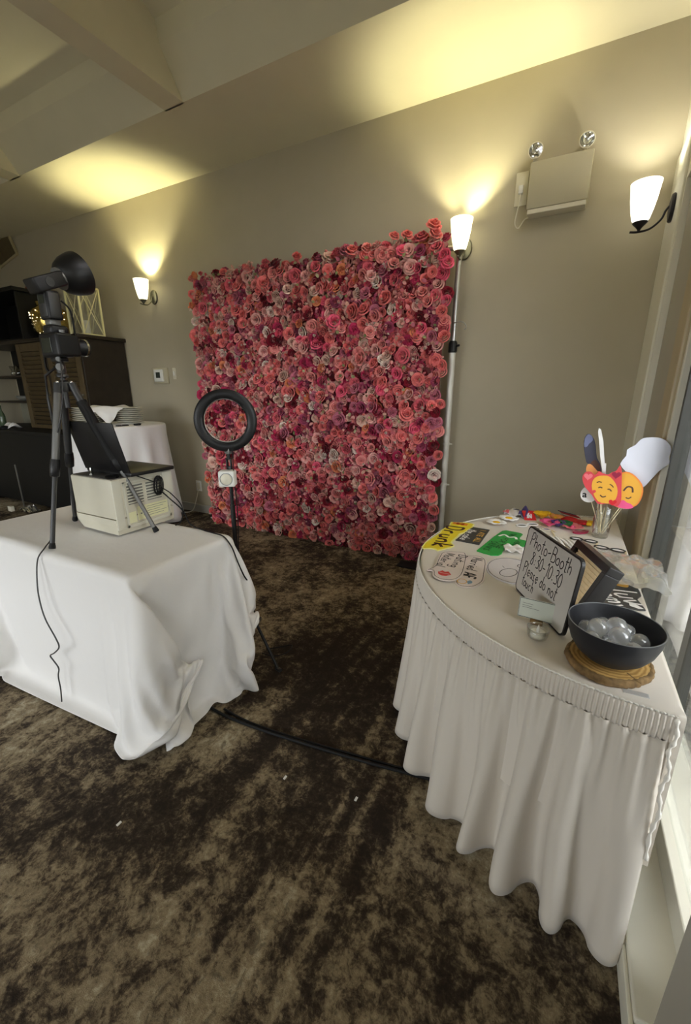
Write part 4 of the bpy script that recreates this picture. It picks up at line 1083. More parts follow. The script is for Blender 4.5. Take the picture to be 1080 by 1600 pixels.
# ------------------------------------------------------------------ half-round prop table, cloth and skirt
TC = Vector((.315, 1.815)); TR = .822; TZ = .742
def arc(phi, r): return (TC.x + r * math.cos(phi), TC.y + r * math.sin(phi))
def prop_table():
    t = thing('half_round_table', 'half round folding table hidden under white cloth and skirt by the window', 'table', (TC.x - .3, TC.y, 0))
    poly = [arc(math.radians(90 + 180 * k / 40), TR - .012) for k in range(41)]
    B().prism(poly, TZ - .035, TZ - .003).build('tabletop', M['trim'], t)
    for x, y in ((.24, 1.15), (.24, 2.48), (-.32, 1.55), (-.32, 2.1)):
        B().tube([(x, y, 0), (x, y, TZ - .035)], .014, 10).build('leg', M['mid_grey'], t, 60)
    # cloth: top plus a short drop
    rnd = random.Random(2); N = 150
    outline = []
    for k in range(N):
        a = math.radians(90 + 180 * k / (N - 1)); outline.append((Vector(arc(a, TR)), Vector((math.cos(a), math.sin(a))), 1.0))
    for k in range(1, 40):
        y = TC.y - TR + 2 * TR * k / 40
        nrm = Vector((1, 0)); outline.append((Vector((TC.x, y)), nrm, .35))
    n = len(outline)
    b = B()
    def P(i, j):
        p, nr, f = outline[i % n]
        s = i / n
        lv = ((-.010, 0), (-.004, -.001), (.0, -.004), (.002, -.010), (.003, -.05), (.006, -.16), (.008, -.28), (.010, -.425))[j]
        wv = .006 * math.sin(s * 120) * max(0, -lv[1]) / .4 * f
        if s < .02 or s > .74: wv *= .6
        q = p + nr * (lv[0] * (f if lv[0] > 0 else 1) + wv)
        return (q.x, q.y, TZ + lv[1] + (.012 * math.sin(s * 55) if j == 7 else 0))
    b.grid(P, n, 8, closed_u=True)
    b.bm.verts.ensure_lookup_table()
    b.bm.faces.new([b.bm.verts[i] for i in range(n)])
    tag(recenter(b.build('tablecloth', M['cloth_cream'], None, 50)), 'white cloth laid over the half round prop table by the window', 'tablecloth')
    # gathered skirt clipped round the curved edge
    sk = thing('table_skirt', 'white gathered skirt hanging round the curved edge of the prop table', 'table skirt', (TC.x - .3, TC.y, 0))
    p0, p1 = math.radians(88), math.radians(271.5)
    rs = random.Random(9)
    # irregular fold phases along the arc
    nf = 19; edges = [0.0]
    for k in range(nf): edges.append(edges[-1] + rs.uniform(.65, 1.45))
    edges = [e / edges[-1] for e in edges]; amps = [rs.uniform(.6, 1.25) for _ in range(nf)]
    fl = [rs.uniform(-.4, 1) for _ in range(nf)]
    def fold(s):
        s = min(.99999, max(0, s))
        for k in range(nf):
            if s < edges[k + 1]:
                u = (s - edges[k]) / (edges[k + 1] - edges[k])
                a = amps[k] * (1 - u) + amps[min(k + 1, nf - 1)] * u
                w = math.cos(2 * PI * u)
                return -a * (abs(w) ** .6 * (1 if w > 0 else -1)), k, u
        return 0, nf - 1, 1
    NU, NV = 560, 26
    b = B(); hemz = .018
    zt = TZ - .062
    def S(i, j):
        s = i / (NU - 1); v = j / (NV - 1); phi = p0 + (p1 - p0) * s
        f, k, u = fold(s + .003 * math.sin(v * 5 + k_phase(s)))
        g2 = math.sin(s * 2 * PI * 74 + 1.3 * math.sin(s * 31)) * .0065 * max(0, 1 - v * 2.4)
        amp = .052 * (v ** .5) * (.42 + .58 * v)
        flare = .040 * v ** 1.1
        r = TR + .012 + g2 + f * amp + flare
        z = zt + (hemz - zt) * v + (0.008 * f * v * v)
        ph = phi + (fl[k] * .012 * math.sin(PI * u) * v)
        x, y = arc(ph, r)
        lim = .295 if y < 1.3 else .32
        x = min(x, lim + .0005 * f)
        return (x, y, max(.006, z))
    def k_phase(s): return s * 40
    b.grid(S, NU, NV)
    b.build('pleats', M['cloth_cream'], sk, 180, solid=.0015)
    b = B(); NB = 1500
    def H(i, j):
        s = i / (NB - 1); phi = p0 + (p1 - p0) * s
        prof = ((.006, .0), (.0085, -.004), (.0105, -.012), (.0125, -.030), (.0125, -.046), (.0115, -.058), (.011, -.066))[j]
        g = .0024 * math.sin(s * 2 * PI * 250) * (0.3 if j == 0 else 1)
        x, y = arc(phi, TR + prof[0] + g); return (min(x, .297 if y < 1.3 else .32), y, TZ - .001 + prof[1])
    b.grid(H, NB, 7)
    b.build('shirred_band', M['cloth_cream'], sk, 180, solid=.001)
    pts = []
    for i in range(700):
        s = i / 699; phi = p0 + (p1 - p0) * s; x, y = arc(phi, TR + .0075); pts.append((min(x, .296 if y < 1.3 else .32), y, TZ + .0012 + .0012 * math.sin(i * 1.9)))
    B().tube(pts, .0024, 5).build('cord_edge', M['cord_trim'], sk, 180)
    # loose end of the skirt: crumpled tape edge
    tp = catmull([(.297, .985, .738), (.300, .972, .70), (.292, .968, .66), (.301, .964, .61), (.294, .962, .56), (.302, .958, .50), (.296, .957, .44), (.300, .955, .36)], 6)
    B().tube(tp, [.004 + .002 * math.sin(i * 1.7) for i in range(len(tp))], 7).build('loose_end', M['cord_trim'], sk, 180)
    b = B().box(-.026, .026, -.008, .008, 0, .0008, mtx=Matrix.Translation((.226, 1.032, TZ + .001)) @ Matrix.Rotation(.04, 4, 'Z'))
    tag(recenter(b.build('clear_tape', M['tape'])), 'strip of clear tape at the front edge of the prop table', 'tape')
prop_table()
Z0 = TZ + .001

# ------------------------------------------------------------------ flat signs lying on the table
def sign(name, label, poly, m, th=.004, z=Z0, edge=None, outline=None, group=None, cat='sign', lift=0.0, smooth=0):
    if smooth: poly = smooth_poly(poly, smooth)
    cx = sum(p[0] for p in poly) / len(poly); cy = sum(p[1] for p in poly) / len(poly)
    t = thing(name, label, cat, (cx, cy, z + lift), group)
    B().prism(poly, z + lift, z + lift + th).build('board', edge or m, t)
    top = z + lift + th
    if edge: B().prism(scale_poly(poly, 1, .007), top, top + .0006).build('face', m, t); top += .0006
    if outline:
        b = B(); ribbon(b, scale_poly(poly, 1, .006), .0022, 0, top + .0004, closed=True); b.build('outline', outline, t)
    return t, top + .0005
def flat_mtx(x, y, z, up_deg):
    """text frame on the table: 'up' of the letters points along up_deg in plan"""
    a = math.radians(up_deg); up = Vector((math.cos(a), math.sin(a), 0)); right = Vector((up.y, -up.x, 0))
    return frame_mtx((x, y, z), right, up)
def signs():
    drunk = [(-.512,1.714),(-.516,1.779),(-.492,1.951),(-.498,1.983),(-.481,2.089),(-.485,2.118),(-.486,2.151),(-.399,2.183),(-.365,2.169),(-.362,2.102),(-.373,2.06),(-.381,2.004),(-.397,1.974),(-.397,1.935),(-.404,1.858),(-.403,1.829),(-.384,1.801),(-.389,1.77),(-.408,1.741),(-.433,1.701),(-.451,1.714),(-.469,1.714),(-.499,1.693)]
    t, z = sign('drunk_sign', 'yellow cut-out sign reading #Drunk at the far left edge of the table', drunk, M['yellow'], edge=M['yellow_edge'])
    b = B(); mt = flat_mtx(-.487, 2.085, z, 2)
    write(b, 'Drunk', .088, .0145, 0, mt, stretch=1.28); b.build('lettering', M['ink_brown'], t)
    b = B(); write(b, '#', .085, .013, 0, flat_mtx(-.478, 2.158, z, 4), stretch=.75); b.build('hash_mark', M['orange'], t)
    blk = [(-.397,1.878),(-.365,2.118),(-.278,2.112),(-.285,1.867)]
    t, z = sign('black_sign', 'charcoal rectangular sign with gold capitals and white script, beside the yellow one', blk, M['sign_black'])
    b = B()
    for k, (s, dy) in enumerate((('I', .095), ('ATE', .03), ('ALL', -.06))):
        font_mesh(b, s, .040, flat_mtx(-.306, 1.985 + dy, z, -3), bold=.0008)
    b.build('gold_lettering', M['sign_gold'], t)
    b = B(); write(b, 'the cake', .040, .006, 0, flat_mtx(-.370, 2.075, z, -4), stretch=1.0, slant=.2); b.build('script', M['sign_white'], t)
    grn = [(-.281,1.783),(-.269,1.852),(-.242,2.014),(-.218,2.124),(-.201,2.142),(-.131,2.13),(-.121,2.116),(-.129,2.065),(-.126,2.03),(-.085,2.02),(-.092,1.955),(-.125,1.90),(-.165,1.885),(-.176,1.846),(-.177,1.80),(-.187,1.773),(-.213,1.759),(-.25,1.769)]
    t, z = sign('green_sign', 'bright green cut-out sign with dark lettering and a white flourish', grn, M['green'])
    b = B()
    for s, x, y, sz in (("I'M", -.165, 2.085, .040), ('HERE', -.135, 1.965, .034), ('FOR THE', -.200, 1.935, .040), ('DRINKS', -.238, 1.875, .040)):
        font_mesh(b, s, sz, flat_mtx(x, y, z, -8), bold=.0006)
    b.build('lettering', M['green_ink'], t)
    b = B(); q = catmull([(-.222, 2.03, 0), (-.20, 2.065, 0), (-.175, 2.035, 0), (-.15, 2.05, 0), (-.14, 2.02, 0)], 6); ribbon(b, [(p.x, p.y) for p in q], .012, 0, z); b.build('flourish', M['sign_white'], t)
    mar = [(-.301,1.705),(-.256,1.723),(-.222,1.683),(-.204,1.55),(-.198,1.469),(-.221,1.409),(-.255,1.394),(-.288,1.416),(-.322,1.544),(-.309,1.677)]
    t, z = sign('married_sign', 'pale speech bubble sign reading Married AF, tucked under the Dating Material one', mar, M['sign_pink'], outline=M['ink'], smooth=3)
    b = B(); mt = flat_mtx(-.279, 1.695, z, 1)
    write(b, 'Married', .042, .0042, 0, mt, stretch=.82)
    write(b, 'AF', .044, .0085, 0, flat_mtx(-.277, 1.527, z, 1), stretch=.95); b.build('lettering', M['ink'], t)
    b = B(); ribbon(b, ellipse(-.268, 1.437, .017, .020, 20), .0035, 0, z, closed=True); b.build('ring_drawing', M['sign_gold'], t)
    b = B(); b.prism([(-.243, 1.424), (-.232, 1.437), (-.232, 1.45), (-.243, 1.46), (-.252, 1.442)], z - .0003, z); b.build('gem_drawing', M['blue_grey'], t)
    dat = [(-.404,1.689),(-.328,1.722),(-.304,1.688),(-.287,1.589),(-.277,1.48),(-.295,1.423),(-.337,1.405),(-.375,1.427),(-.39,1.469),(-.413,1.468),(-.397,1.518),(-.406,1.612)]
    t, z = sign('dating_sign', 'pale speech bubble sign reading Dating Material with red lips', dat, M['sign_pink'], outline=M['ink'], lift=.0052, smooth=3)
    b = B()
    write(b, 'Dating', .037, .0046, 0, flat_mtx(-.336, 1.688, z, -1), stretch=1.25)
    write(b, 'Material', .037, .0046, 0, flat_mtx(-.388, 1.680, z, -1), stretch=1.0); b.build('lettering', M['ink'], t)
    b = B(); lip = [(-.368, 1.468), (-.355, 1.488), (-.343, 1.480), (-.331, 1.488), (-.316, 1.464), (-.330, 1.444), (-.345, 1.440), (-.360, 1.448)]
    b.prism(lip, z - .0003, z); b.build('lips', M['lips'], t)
    b = B(); ribbon(b, [(-.362, 1.466), (-.343, 1.464), (-.322, 1.464)], .003, 0, z + .0003); b.build('lip_line', M['sign_pink'], t)
    t, z = sign('oval_sign', 'pale oval sign with a thin drawn face, half behind the whiteboard', ellipse(-.115, 1.635, .098, .128, 40, .15), M['sign_grey'], outline=M['ink'])
    b = B(); ribbon(b, ellipse(-.125, 1.60, .028, .045, 24, -.35), .003, 0, z, closed=True); ribbon(b, ellipse(-.085, 1.688, .016, .02, 16), .003, 0, z, closed=True)
    ribbon(b, [(-.155, 1.655), (-.145, 1.64)], .002, 0, z); b.build('drawn_face', M['ink'], t)
    bh = [(.206,1.728),(.274,1.746),(.292,1.732),(.303,1.674),(.306,1.612),(.29,1.575),(.305,1.50),(.26,1.492),(.200,1.47),(.150,1.50),(.165,1.56),(.178,1.621)]
    t, z = sign('heart_sign', 'charcoal sign with a gold heart and white script, behind the black bowl', bh, M['sign_black'], smooth=2)
    b = B(); b.prism(smooth_poly([(.203, 1.688), (.225, 1.722), (.258, 1.728), (.262, 1.705), (.276, 1.690), (.270, 1.664), (.240, 1.664)], 3), z - .0003, z); b.build('gold_heart', M['sign_gold'], t)
    b = B(); write(b, 'luv', .085, .009, 0, flat_mtx(.205, 1.622, z, 28), stretch=.9, slant=.3); write(b, 'emy', .070, .008, 0, flat_mtx(.168, 1.58, z, 25), stretch=.9, slant=.25)
    b.build('script', M['sign_white'], t)
    b = B(); b.prism([(.262, 1.535), (.282, 1.53), (.3, 1.505), (.285, 1.50), (.262, 1.51)], z - .0003, z); b.build('white_corner', M['sign_white'], t)
signs()

# ------------------------------------------------------------------ daisies, leis, gloves, glasses along the back of the table
def flower_prop(name, label, x, y, r, n, m_pet, m_cen, rc, h=.012, cat='flower', group=None, tilt=.0):
    t = thing(name, label, cat, (x, y, Z0), group)
    rn = random.Random(int(x * 1000) + 77)
    for k in range(n):
        a = 2 * PI * k / n + rn.uniform(-.1, .1)
        mt = Matrix.Translation((x, y, Z0 + .004)) @ Matrix.Rotation(a, 4, 'Z') @ Matrix.Rotation(-.10 - tilt - rn.uniform(0, .15), 4, 'Y')
        w = r * math.sin(PI / n) * 1.35
        b = B(); b.grid(lambda i, j: (rc * .5 + (r - rc * .5) * j / 4, (i / 4 - .5) * 2 * w * math.sin(PI * (.15 + .72 * j / 4)), .004 * math.sin(PI * j / 4) + .003 * abs(i / 4 - .5)), 5, 5, mtx=mt)
        b.build('petal', m_pet, t, 180, solid=.0012)
    B().sphere((x, y, Z0 + .006 + h * .3), rc, 14, (1, 1, h / rc * .6)).build('flower_centre', m_cen, t, 180)
    return t
def glasses_prop(label, x, y, rot, lens_m, frame_m, sc=1.0):
    t = thing('paper_glasses', label, 'glasses', (x, y, Z0))
    mt = Matrix.Translation((x, y, Z0 + .001)) @ Matrix.Rotation(rot, 4, 'Z') @ Matrix.Scale(sc, 4)
    for s in (-1, 1):
        b = B(); el = ellipse(s * .036, 0, .030, .022, 24); ribbon(b, el, .007, 0, .003, mt, closed=True); b.build('rim', frame_m, t, solid=.003)
        b = B().prism(ellipse(s * .036, 0, .027, .019, 20), 0, .0015, mtx=mt); b.build('lens', lens_m, t)
    B().box(-.008, .008, -.003, .003, 0, .004, mtx=mt).build('bridge', frame_m, t)
    B().box(.064, .072, -.14, .006, 0, .003, mtx=mt).build('stick', M['stick'], t)
    return t
def table_props():
    flower_prop('daisy', 'white daisy with a yellow centre, nearer the green sign', -.264, 2.235, .052, 11, M['sign_white'], M['gold_yellow'], .021, cat='flower')
    flower_prop('daisy', 'white daisy with a yellow centre, further back beside the purple and white flag', -.215, 2.352, .052, 11, M['sign_white'], M['gold_yellow'], .021, cat='flower')
    # crumpled white and violet cloth flag at the back left
    t = thing('folded_flag', 'crumpled white paper flag with violet edge at the back of the table', 'flag', (-.19, 2.46, Z0))
    b = B(); b.grid(lambda i, j: (-.25 + .13 * i / 14, 2.41 + .09 * j / 9, Z0 + .012 + .010 * math.sin(i * .9 + j * .4) + .012 * j / 9), 15, 10); b.build('cloth', M['sign_white'], t, 180, solid=.001)
    b = B(); b.grid(lambda i, j: (-.175 + .045 * i / 6 + .01 * j / 9, 2.41 + .12 * j / 9, Z0 + .018 + .014 * math.sin(i * 1.1 + j * .6) + .016 * j / 9), 7, 10); b.build('violet_edge', M['violet_print'], t, 180, solid=.001)
    b = B(); b.grid(lambda i, j: (-.255 + .03 * i / 4, 2.40 + .05 * j / 5, Z0 + .028 + .006 * math.sin(i + j)), 5, 6); b.build('pink_corner', M['emoji_pink'], t, 180, solid=.001)
    B().prism(ellipse(-.19, 2.445, .017, .010, 18), Z0 + .040, Z0 + .041).build('dark_spot', M['navy'], t)
    # small red card
    mt = Matrix.Translation((-.118, 2.435, Z0 + .012)) @ Matrix.Rotation(.35, 4, 'Z') @ Matrix.Rotation(.45, 4, 'X')
    t = thing('red_card', 'small bright red card with a white letter, leaning at the back of the table', 'card', (-.118, 2.435, Z0))
    B().box(-.032, .032, -.045, .045, 0, .004, .002, mtx=mt).build('card', M['red'], t)
    b = B(); write(b, 'W', .036, .006, .0046, mt, -.014, -.02); b.build('lettering', M['sign_white'], t)
    # silk flower heads
    flower_prop('silk_flower', 'golden yellow silk flower at the back of the table', -.055, 2.475, .055, 8, M['gold_yellow'], M['peach'], .016, .02, tilt=.35)
    flower_prop('silk_flower', 'peach silk flower right of the golden yellow one', .012, 2.46, .05, 8, M['peach'], M['gold_yellow'], .014, .02, tilt=.3)
    flower_prop('silk_flower', 'bright pink silk flower in front of the peach one', -.012, 2.33, .055, 9, M['pink'], M['emoji_pink'], .015, .02, tilt=.3)
    flower_prop('silk_flower', 'purple silk flower beside green silk leaves', .028, 2.335, .045, 8, M['purple'], M['navy'], .013, .02, tilt=.45)
    flower_prop('silk_leaves', 'cluster of green silk leaves right of the purple flower', .066, 2.345, .042, 7, M['leaf'], M['leaf'], .010, .02, cat='leaves', tilt=.55)
    flower_prop('silk_flower', 'pink silk flower in front of the red glove', .098, 2.325, .052, 9, M['emoji_pink'], M['pink'], .014, .018, tilt=.15)
    # red foam hand with yellow cuff
    t = thing('foam_glove', 'red hand shaped prop with a yellow cuff, left of the glass vase', 'glove', (.12, 2.43, Z0))
    g = Matrix.Translation((.135, 2.45, Z0 + .006)) @ Matrix.Rotation(math.radians(172), 4, 'Z')
    b = B().box(-.03, .028, -.032, .032, 0, .012, .005, mtx=g); b.build('palm', M['red'], t, 60)
    for k, (yy, L, dy) in enumerate(((-.027, .060, -.020), (-.010, .074, -.006), (.008, .074, .006), (.025, .062, .020))):
        B().tube([g @ Vector((.02, yy, .006)), g @ Vector((.02 + L * .6, yy + dy * .6, .010)), g @ Vector((.02 + L, yy + dy, .008))], [.009, .0085, .005], 8).build('finger', M['red'], t, 180)
    B().tube([g @ Vector((-.01, .03, .006)), g @ Vector((.015, .055, .010)), g @ Vector((.03, .068, .010))], [.009, .008, .005], 8).build('thumb', M['red'], t, 180)
    B().box(-.055, -.03, -.030, .030, -.001, .016, .004, mtx=g).build('cuff', M['gold_yellow'], t, 60)
    # white backed red flag leaning up
    mt = Matrix.Translation((.075, 2.545, Z0 + .022)) @ Matrix.Rotation(-.7, 4, 'Z') @ Matrix.Rotation(-.5, 4, 'X')
    t = thing('red_pennant', 'red and black pennant with white edge, leaning at the back of the table', 'pennant', (.075, 2.545, Z0))
    B().prism([(-.06, .03), (.065, .022), (.065, -.022), (-.06, -.008)], 0, .003, mtx=mt).build('pennant', M['red'], t)
    B().prism([(-.06, -.010), (.065, -.024), (.065, -.034), (-.06, -.016)], 0, .003, mtx=mt).build('dark_edge', M['navy'], t)
    B().prism([(-.065, .038), (.065, .028), (.065, .0225), (-.06, .0305)], 0, .0035, mtx=mt).build('white_edge', M['sign_white'], t)
    # red lips on a card
    t = thing('lips_prop', 'dark red paper lips on the table, in front of the glass vase', 'prop', (.130, 2.285, Z0))
    lip = smooth_poly([(.098, 2.262), (.112, 2.288), (.130, 2.285), (.150, 2.318), (.170, 2.318), (.160, 2.282), (.134, 2.258), (.112, 2.250)], 3)
    B().prism(lip, Z0 + .002, Z0 + .008).build('lips', M['wine_red'], t)
    b = B(); ribbon(b, [(.102, 2.268), (.13, 2.272), (.166, 2.312)], .003, 0, Z0 + .0085); b.build('lip_line', M['sign_pink'], t)
    glasses_prop('paper glasses with grey smoked lenses, behind the top of the whiteboard', -.115, 2.292, .75, M['lens_grey'], M['sign_white'], .95)
    glasses_prop('paper glasses with purple lenses, just right of the whiteboard top', -.045, 2.255, .2, M['purple'], M['ivory'], .7)
    glasses_prop('black outlined paper glasses on the table behind the black frame', .145, 2.165, -.15, M['sign_white'], M['ink'], .85)
    glasses_prop('black outlined paper glasses near the window, beside the plastic bag', .245, 2.085, -.12, M['sign_white'], M['ink'], .9)
    # bundle of loose paper strips, one by one
    rn = random.Random(4)
    where = ('left end of the row', 'second from the left end', 'third from the left end', 'fourth from the left end', 'fifth from the left end', 'at the right end of the row')
    for k in range(6):
        x = .02 + .022 * k; y = 2.10 - .012 * k
        b = B(); mt = Matrix.Translation((x, y, Z0 + .002 + .0015 * k)) @ Matrix.Rotation(.5 + rn.uniform(-.25, .25), 4, 'Z')
        b.grid(lambda i, j: ((i / 2 - .5) * .012, (j / 8 - .5) * .15, .006 * math.sin(PI * j / 8)), 3, 9, mtx=mt)
        tag(recenter(b.build('paper_strip', M['sign_white'], None, 180, solid=.001)), 'white paper strip behind the whiteboard, ' + where[k], 'paper', 'white paper strips on the prop table')
    b = B(); mt = Matrix.Translation((-.135, 1.86, Z0 + .002)) @ Matrix.Rotation(.2, 4, 'Z')
    b.grid(lambda i, j: ((i / 10 - .5) * .08, (j / 8 - .5) * .09, .010 + .006 * math.sin(i * 1.3 + j * .6) + .004 * math.cos(j * 1.7)), 11, 9, mtx=mt)
    tag(recenter(b.build('tissue', M['sign_white'], None, 180, solid=.001)), 'crumpled white tissue between green sign and whiteboard', 'tissue')
table_props()

# ------------------------------------------------------------------ whiteboard, letter board, card, tealight
def boards():
    o = Vector((-.085, 1.476, Z0 + .003)); r = Vector((.49, -.871, 0)).normalized()
    n = Vector((-.872, -.49, 0)); up = (Vector((0, 0, 1)) + Vector((.872, .49, 0)) * .105).normalized()
    mt = frame_mtx(o, r, up); W, H = .318, .240
    t = thing('whiteboard', 'small whiteboard with black rim and a handwritten photo booth note', 'whiteboard', o)
    def rr(w, h, rad, off=0):
        out = []
        for cx, cy, a0 in ((w - rad, h - rad, 0), (rad, h - rad, 90), (rad, rad, 180), (w - rad, rad, 270)):
            for k in range(7):
                a = math.radians(a0 + 90 * k / 6); out.append((cx + (rad - off) * math.cos(a), cy + (rad - off) * math.sin(a)))
        return out
    s = 1 if (mt.to_3x3() @ Vector((0, 0, 1))).dot(n) > 0 else -1
    B().prism(rr(W, H, .020), -.006, .004, mtx=mt).build('rim', M['board_rim'], t)
    B().prism(rr(W, H, .020, .004), -.0068, -.006, mtx=mt).build('back_panel', M['sign_white'], t)  # unseen white sheet, added to bounce light onto the letter board
    B().prism(rr(W, H, .020, .006), .004, .0046, mtx=mt).build('writing_surface', M['board_white'], t)
    rn = random.Random(3); b = B()
    zz = .0050
    write(b, 'Photo-Booth', .048, .0036, zz, mt, .030, .178, .80, .12, .03, rn)
    write(b, '8:30-10:30', .044, .0036, zz, mt, .060, .123, .80, .12, .03, rn)
    write(b, 'Please do not', .042, .0036, zz, mt, .026, .078, .72, .12, .03, rn)
    write(b, 'touch', .040, .0036, zz, mt, .036, .036, .72, .12, .03, rn)
    b.build('handwriting', M['ink'], t)
boards()

def letterboard():
    BL = Vector((.004, 1.487, Z0 + .020)); ang = math.radians(-71); r = Vector((math.cos(ang), math.sin(ang), 0))
    n = Vector((r.y, -r.x, 0)); ln = math.radians(24)
    u = Vector((0, 0, 1)) * math.cos(ln) - n * math.sin(ln)
    mt = frame_mtx(BL, r, u); W, H = .240, .205
    s = 1 if (mt.to_3x3() @ Vector((0, 0, 1))).dot(n) > 0 else -1   # +z*s faces the viewer side
    t = thing('letter_board', 'tan slatted letter board in a deep black frame, leaning behind the whiteboard', 'letter board', BL)
    f = .024; D = .046
    b = B()
    for (x0, x1, y0, y1) in ((0, W, H - f, H), (0, W, 0, f), (0, f, f, H - f), (W - f, W, f, H - f)):
        z0, z1 = (-D, 0) if s > 0 else (0, D)
        b.box(x0, x1, y0, y1, z0, z1, .002, mtx=mt)
    b.build('frame', M['board_rim'], t)
    za, zb = (-.020, -.014) if s > 0 else (.014, .020)
    B().box(f, W - f, f, H - f, za, zb, mtx=mt).build('felt_back', M['letter_felt'], t)
    for k in range(13):
        y = f + .004 + k * .0132
        if s > 0: B().box(f, W - f, y, y + .009, -.014, -.0105, .001, mtx=mt).build('slat', M['letter_felt'], t)
        else: B().box(f, W - f, y, y + .009, .0105, .014, .001, mtx=mt).build('slat', M['letter_felt'], t)
    # little black clip at the board edge, seen between the two boards
    q = mt @ Vector((W * .47, H * .46, .004 * s))
    tag(recenter(B().box(q.x - .008, q.x + .008, q.y - .006, q.y + .006, q.z - .012, q.z + .012, .003).build('binder_clip', M['board_rim'], None, 40)), 'little black clip between the whiteboard and the letter board', 'clip')
letterboard()
def card_and_candle():
    # printed card in a small wooden holder
    A = Vector((-.058, 1.258, Z0 + .012)); r = Vector((1, -.075, 0)).normalized()
    n = Vector((-.079, -.997, 0)); up = (Vector((0, 0, 1)) - n * .16).normalized()
    mt = frame_mtx(A, r, up); s = 1 if (mt.to_3x3() @ Vector((0, 0, 1))).dot(n) > 0 else -1
    t = thing('table_card', 'small pale printed card with a black border in a wooden holder, before the whiteboard', 'card', A)
    W, H = .108, .062
    B().box(0, W, 0, H, -.001, .001, mtx=mt).build('card', M['card'], t)
    b = B(); z = .0016 * s
    ribbon(b, [(.002, .002), (W - .002, .002), (W - .002, H - .002), (.002, H - .002)], .0018, 0, z, mt, closed=True); b.build('border', M['ink'], t)
    b = B()
    for y, x1 in ((.046, .040), (.039, .038), (.033, .058)): ribbon(b, [(.010, y), (x1, y - .001)], .0014, 0, z, mt)
    b.build('print_lines', M['ink_grey'], t)
    c = A + r * .055
    B().box(c.x - .018, c.x + .018, c.y - .012, c.y + .012, Z0, Z0 + .014, .003).build('wooden_holder', M['bark'], t, 40)
    # tealight in a clear votive cup
    p = (.005, 1.172, Z0)
    v = thing('votive_candle', 'white tealight in a clear glass votive cup at the foot of the whiteboard', 'candle', p)
    B().lathe([(.001, .001), (.020, .001), (.026, .006), (.029, .018), (.031, .034), (.029, .034), (.027, .018), (.024, .008), (.001, .005)], p, 32).build('glass_cup', M['glass'], v, 180)
    B().lathe([(.001, .006), (.0185, .006), (.019, .008), (.019, .021), (.0175, .022), (.001, .0205)], p, 30, fn=lambda a, z: 1 + .012 * math.cos(a * 30)).build('tealight', M['wax'], v, 50)
    B().lathe([(.0045, .020), (.0055, .025), (.004, .032), (.0015, .040), (.0003, .044)], p, 10).build('led_flame', M['wax'], v, 180)
card_and_candle()
def bowl():
    c = (.174, 1.125, Z0)
    rn = random.Random(6); ph = [rn.uniform(0, 6.28) for _ in range(6)]
    fn = lambda a, z: 1 + .035 * math.cos(2 * a + ph[0]) + .02 * math.cos(3 * a + ph[1]) + .008 * math.cos(9 * a + ph[2]) + .006 * math.cos(17 * a + ph[3])
    t = thing('wood_slice', 'round wood slice with rough bark edge under the black bowl', 'wood slice', c)
    B().lathe([(.001, .021), (.09, .021)], c, 60, fn=fn).build('cut_face', M['end_grain'], t)
    B().lathe([(.001, .0), (.094, .0), (.0975, .005), (.0985, .012), (.096, .019), (.0915, .0212), (.088, .0212)], c, 90, fn=lambda a, z: fn(a, z) * (1 + .012 * math.cos(31 * a + 40 * z) + .008 * math.cos(53 * a))).build('bark_rim', M['bark'], t, 60)
    b = B(); ribbon(b, [(c[0] + .035, c[1] - .05), (c[0] + .06, c[1] - .082)], .004, 0, c[2] + .0216); b.build('check_crack', M['bark'], t)
    z0 = Z0 + .0222
    w = thing('bowl', 'matte black bowl of clear plastic balls, on the wood slice', 'bowl', (c[0], c[1], z0))
    prof = [(.001, .0), (.046, .0), (.060, .006), (.078, .022), (.093, .045), (.102, .072), (.106, .098)]
    inner = [(.1025, .098), (.098, .072), (.089, .047), (.075, .027), (.058, .012), (.001, .007)]
    B().lathe(prof + [(.1062, .0995), (.1045, .1005)] + [(.1028, .0995)] + inner, (c[0], c[1], z0), 72).build('bowl_body', M['bowl'], w, 60)
    B().lathe([(.1030, .0995), (.1045, .1012), (.1062, .0998)], (c[0], c[1], z0), 72).build('worn_rim', M['bowl_rim'], w, 180)
    # balls: bottom layer then top layer
    R = .0245
    spots = []
    for k in range(3): a = 2 * PI * k / 3 + .3; spots.append((.028 * math.cos(a), .028 * math.sin(a), .008 + R))
    for k in range(7): a = 2 * PI * k / 7 + .1; spots.append((.058 * math.cos(a), .058 * math.sin(a), .008 + R + .022))
    for k in range(3): a = 2 * PI * k / 3 + 1.1; spots.append((.029 * math.cos(a) - .006, .029 * math.sin(a) - .002, .008 + R + .046))
    BALLS = ['clear plastic ball buried under the others in the black bowl'] * 3 + ['clear plastic ball in the outer ring of the bowl, ' + w for w in (
        'on the window side', 'at the back toward the window', 'on the flower wall side', 'beside the whiteboard, farther back', 'beside the whiteboard, nearer', 'by the near rim', 'near right by the window')] + [
        'clear plastic ball on top of the heap, ' + w for w in ('farther back', 'at the left', 'at the right')]
    n = 0; proto = None
    for (dx, dy, dz) in spots:
        p = Vector((c[0] + dx, c[1] + dy, z0 + dz))
        if proto is None:
            proto = thing('plastic_ball', 'clear round plastic ball lying in the black bowl', 'ball', p, 'clear plastic balls in the black bowl')
            B().sphere(p, R, 20).build('shell', M['ball'], proto, 180)
            B().lathe([(R * 1.0, -.0012), (R * 1.035, 0), (R * 1.0, .0012)], p, 24).build('seam', M['ball'], proto, 180)
            o = proto
        else: o = copy_tree(proto, p - proto.location)
        o['label'] = BALLS[n]
        o.rotation_euler = (random.Random(n).uniform(0, 3), random.Random(n + 50).uniform(0, 3), random.Random(n + 90).uniform(0, 3)); n += 1
bowl()

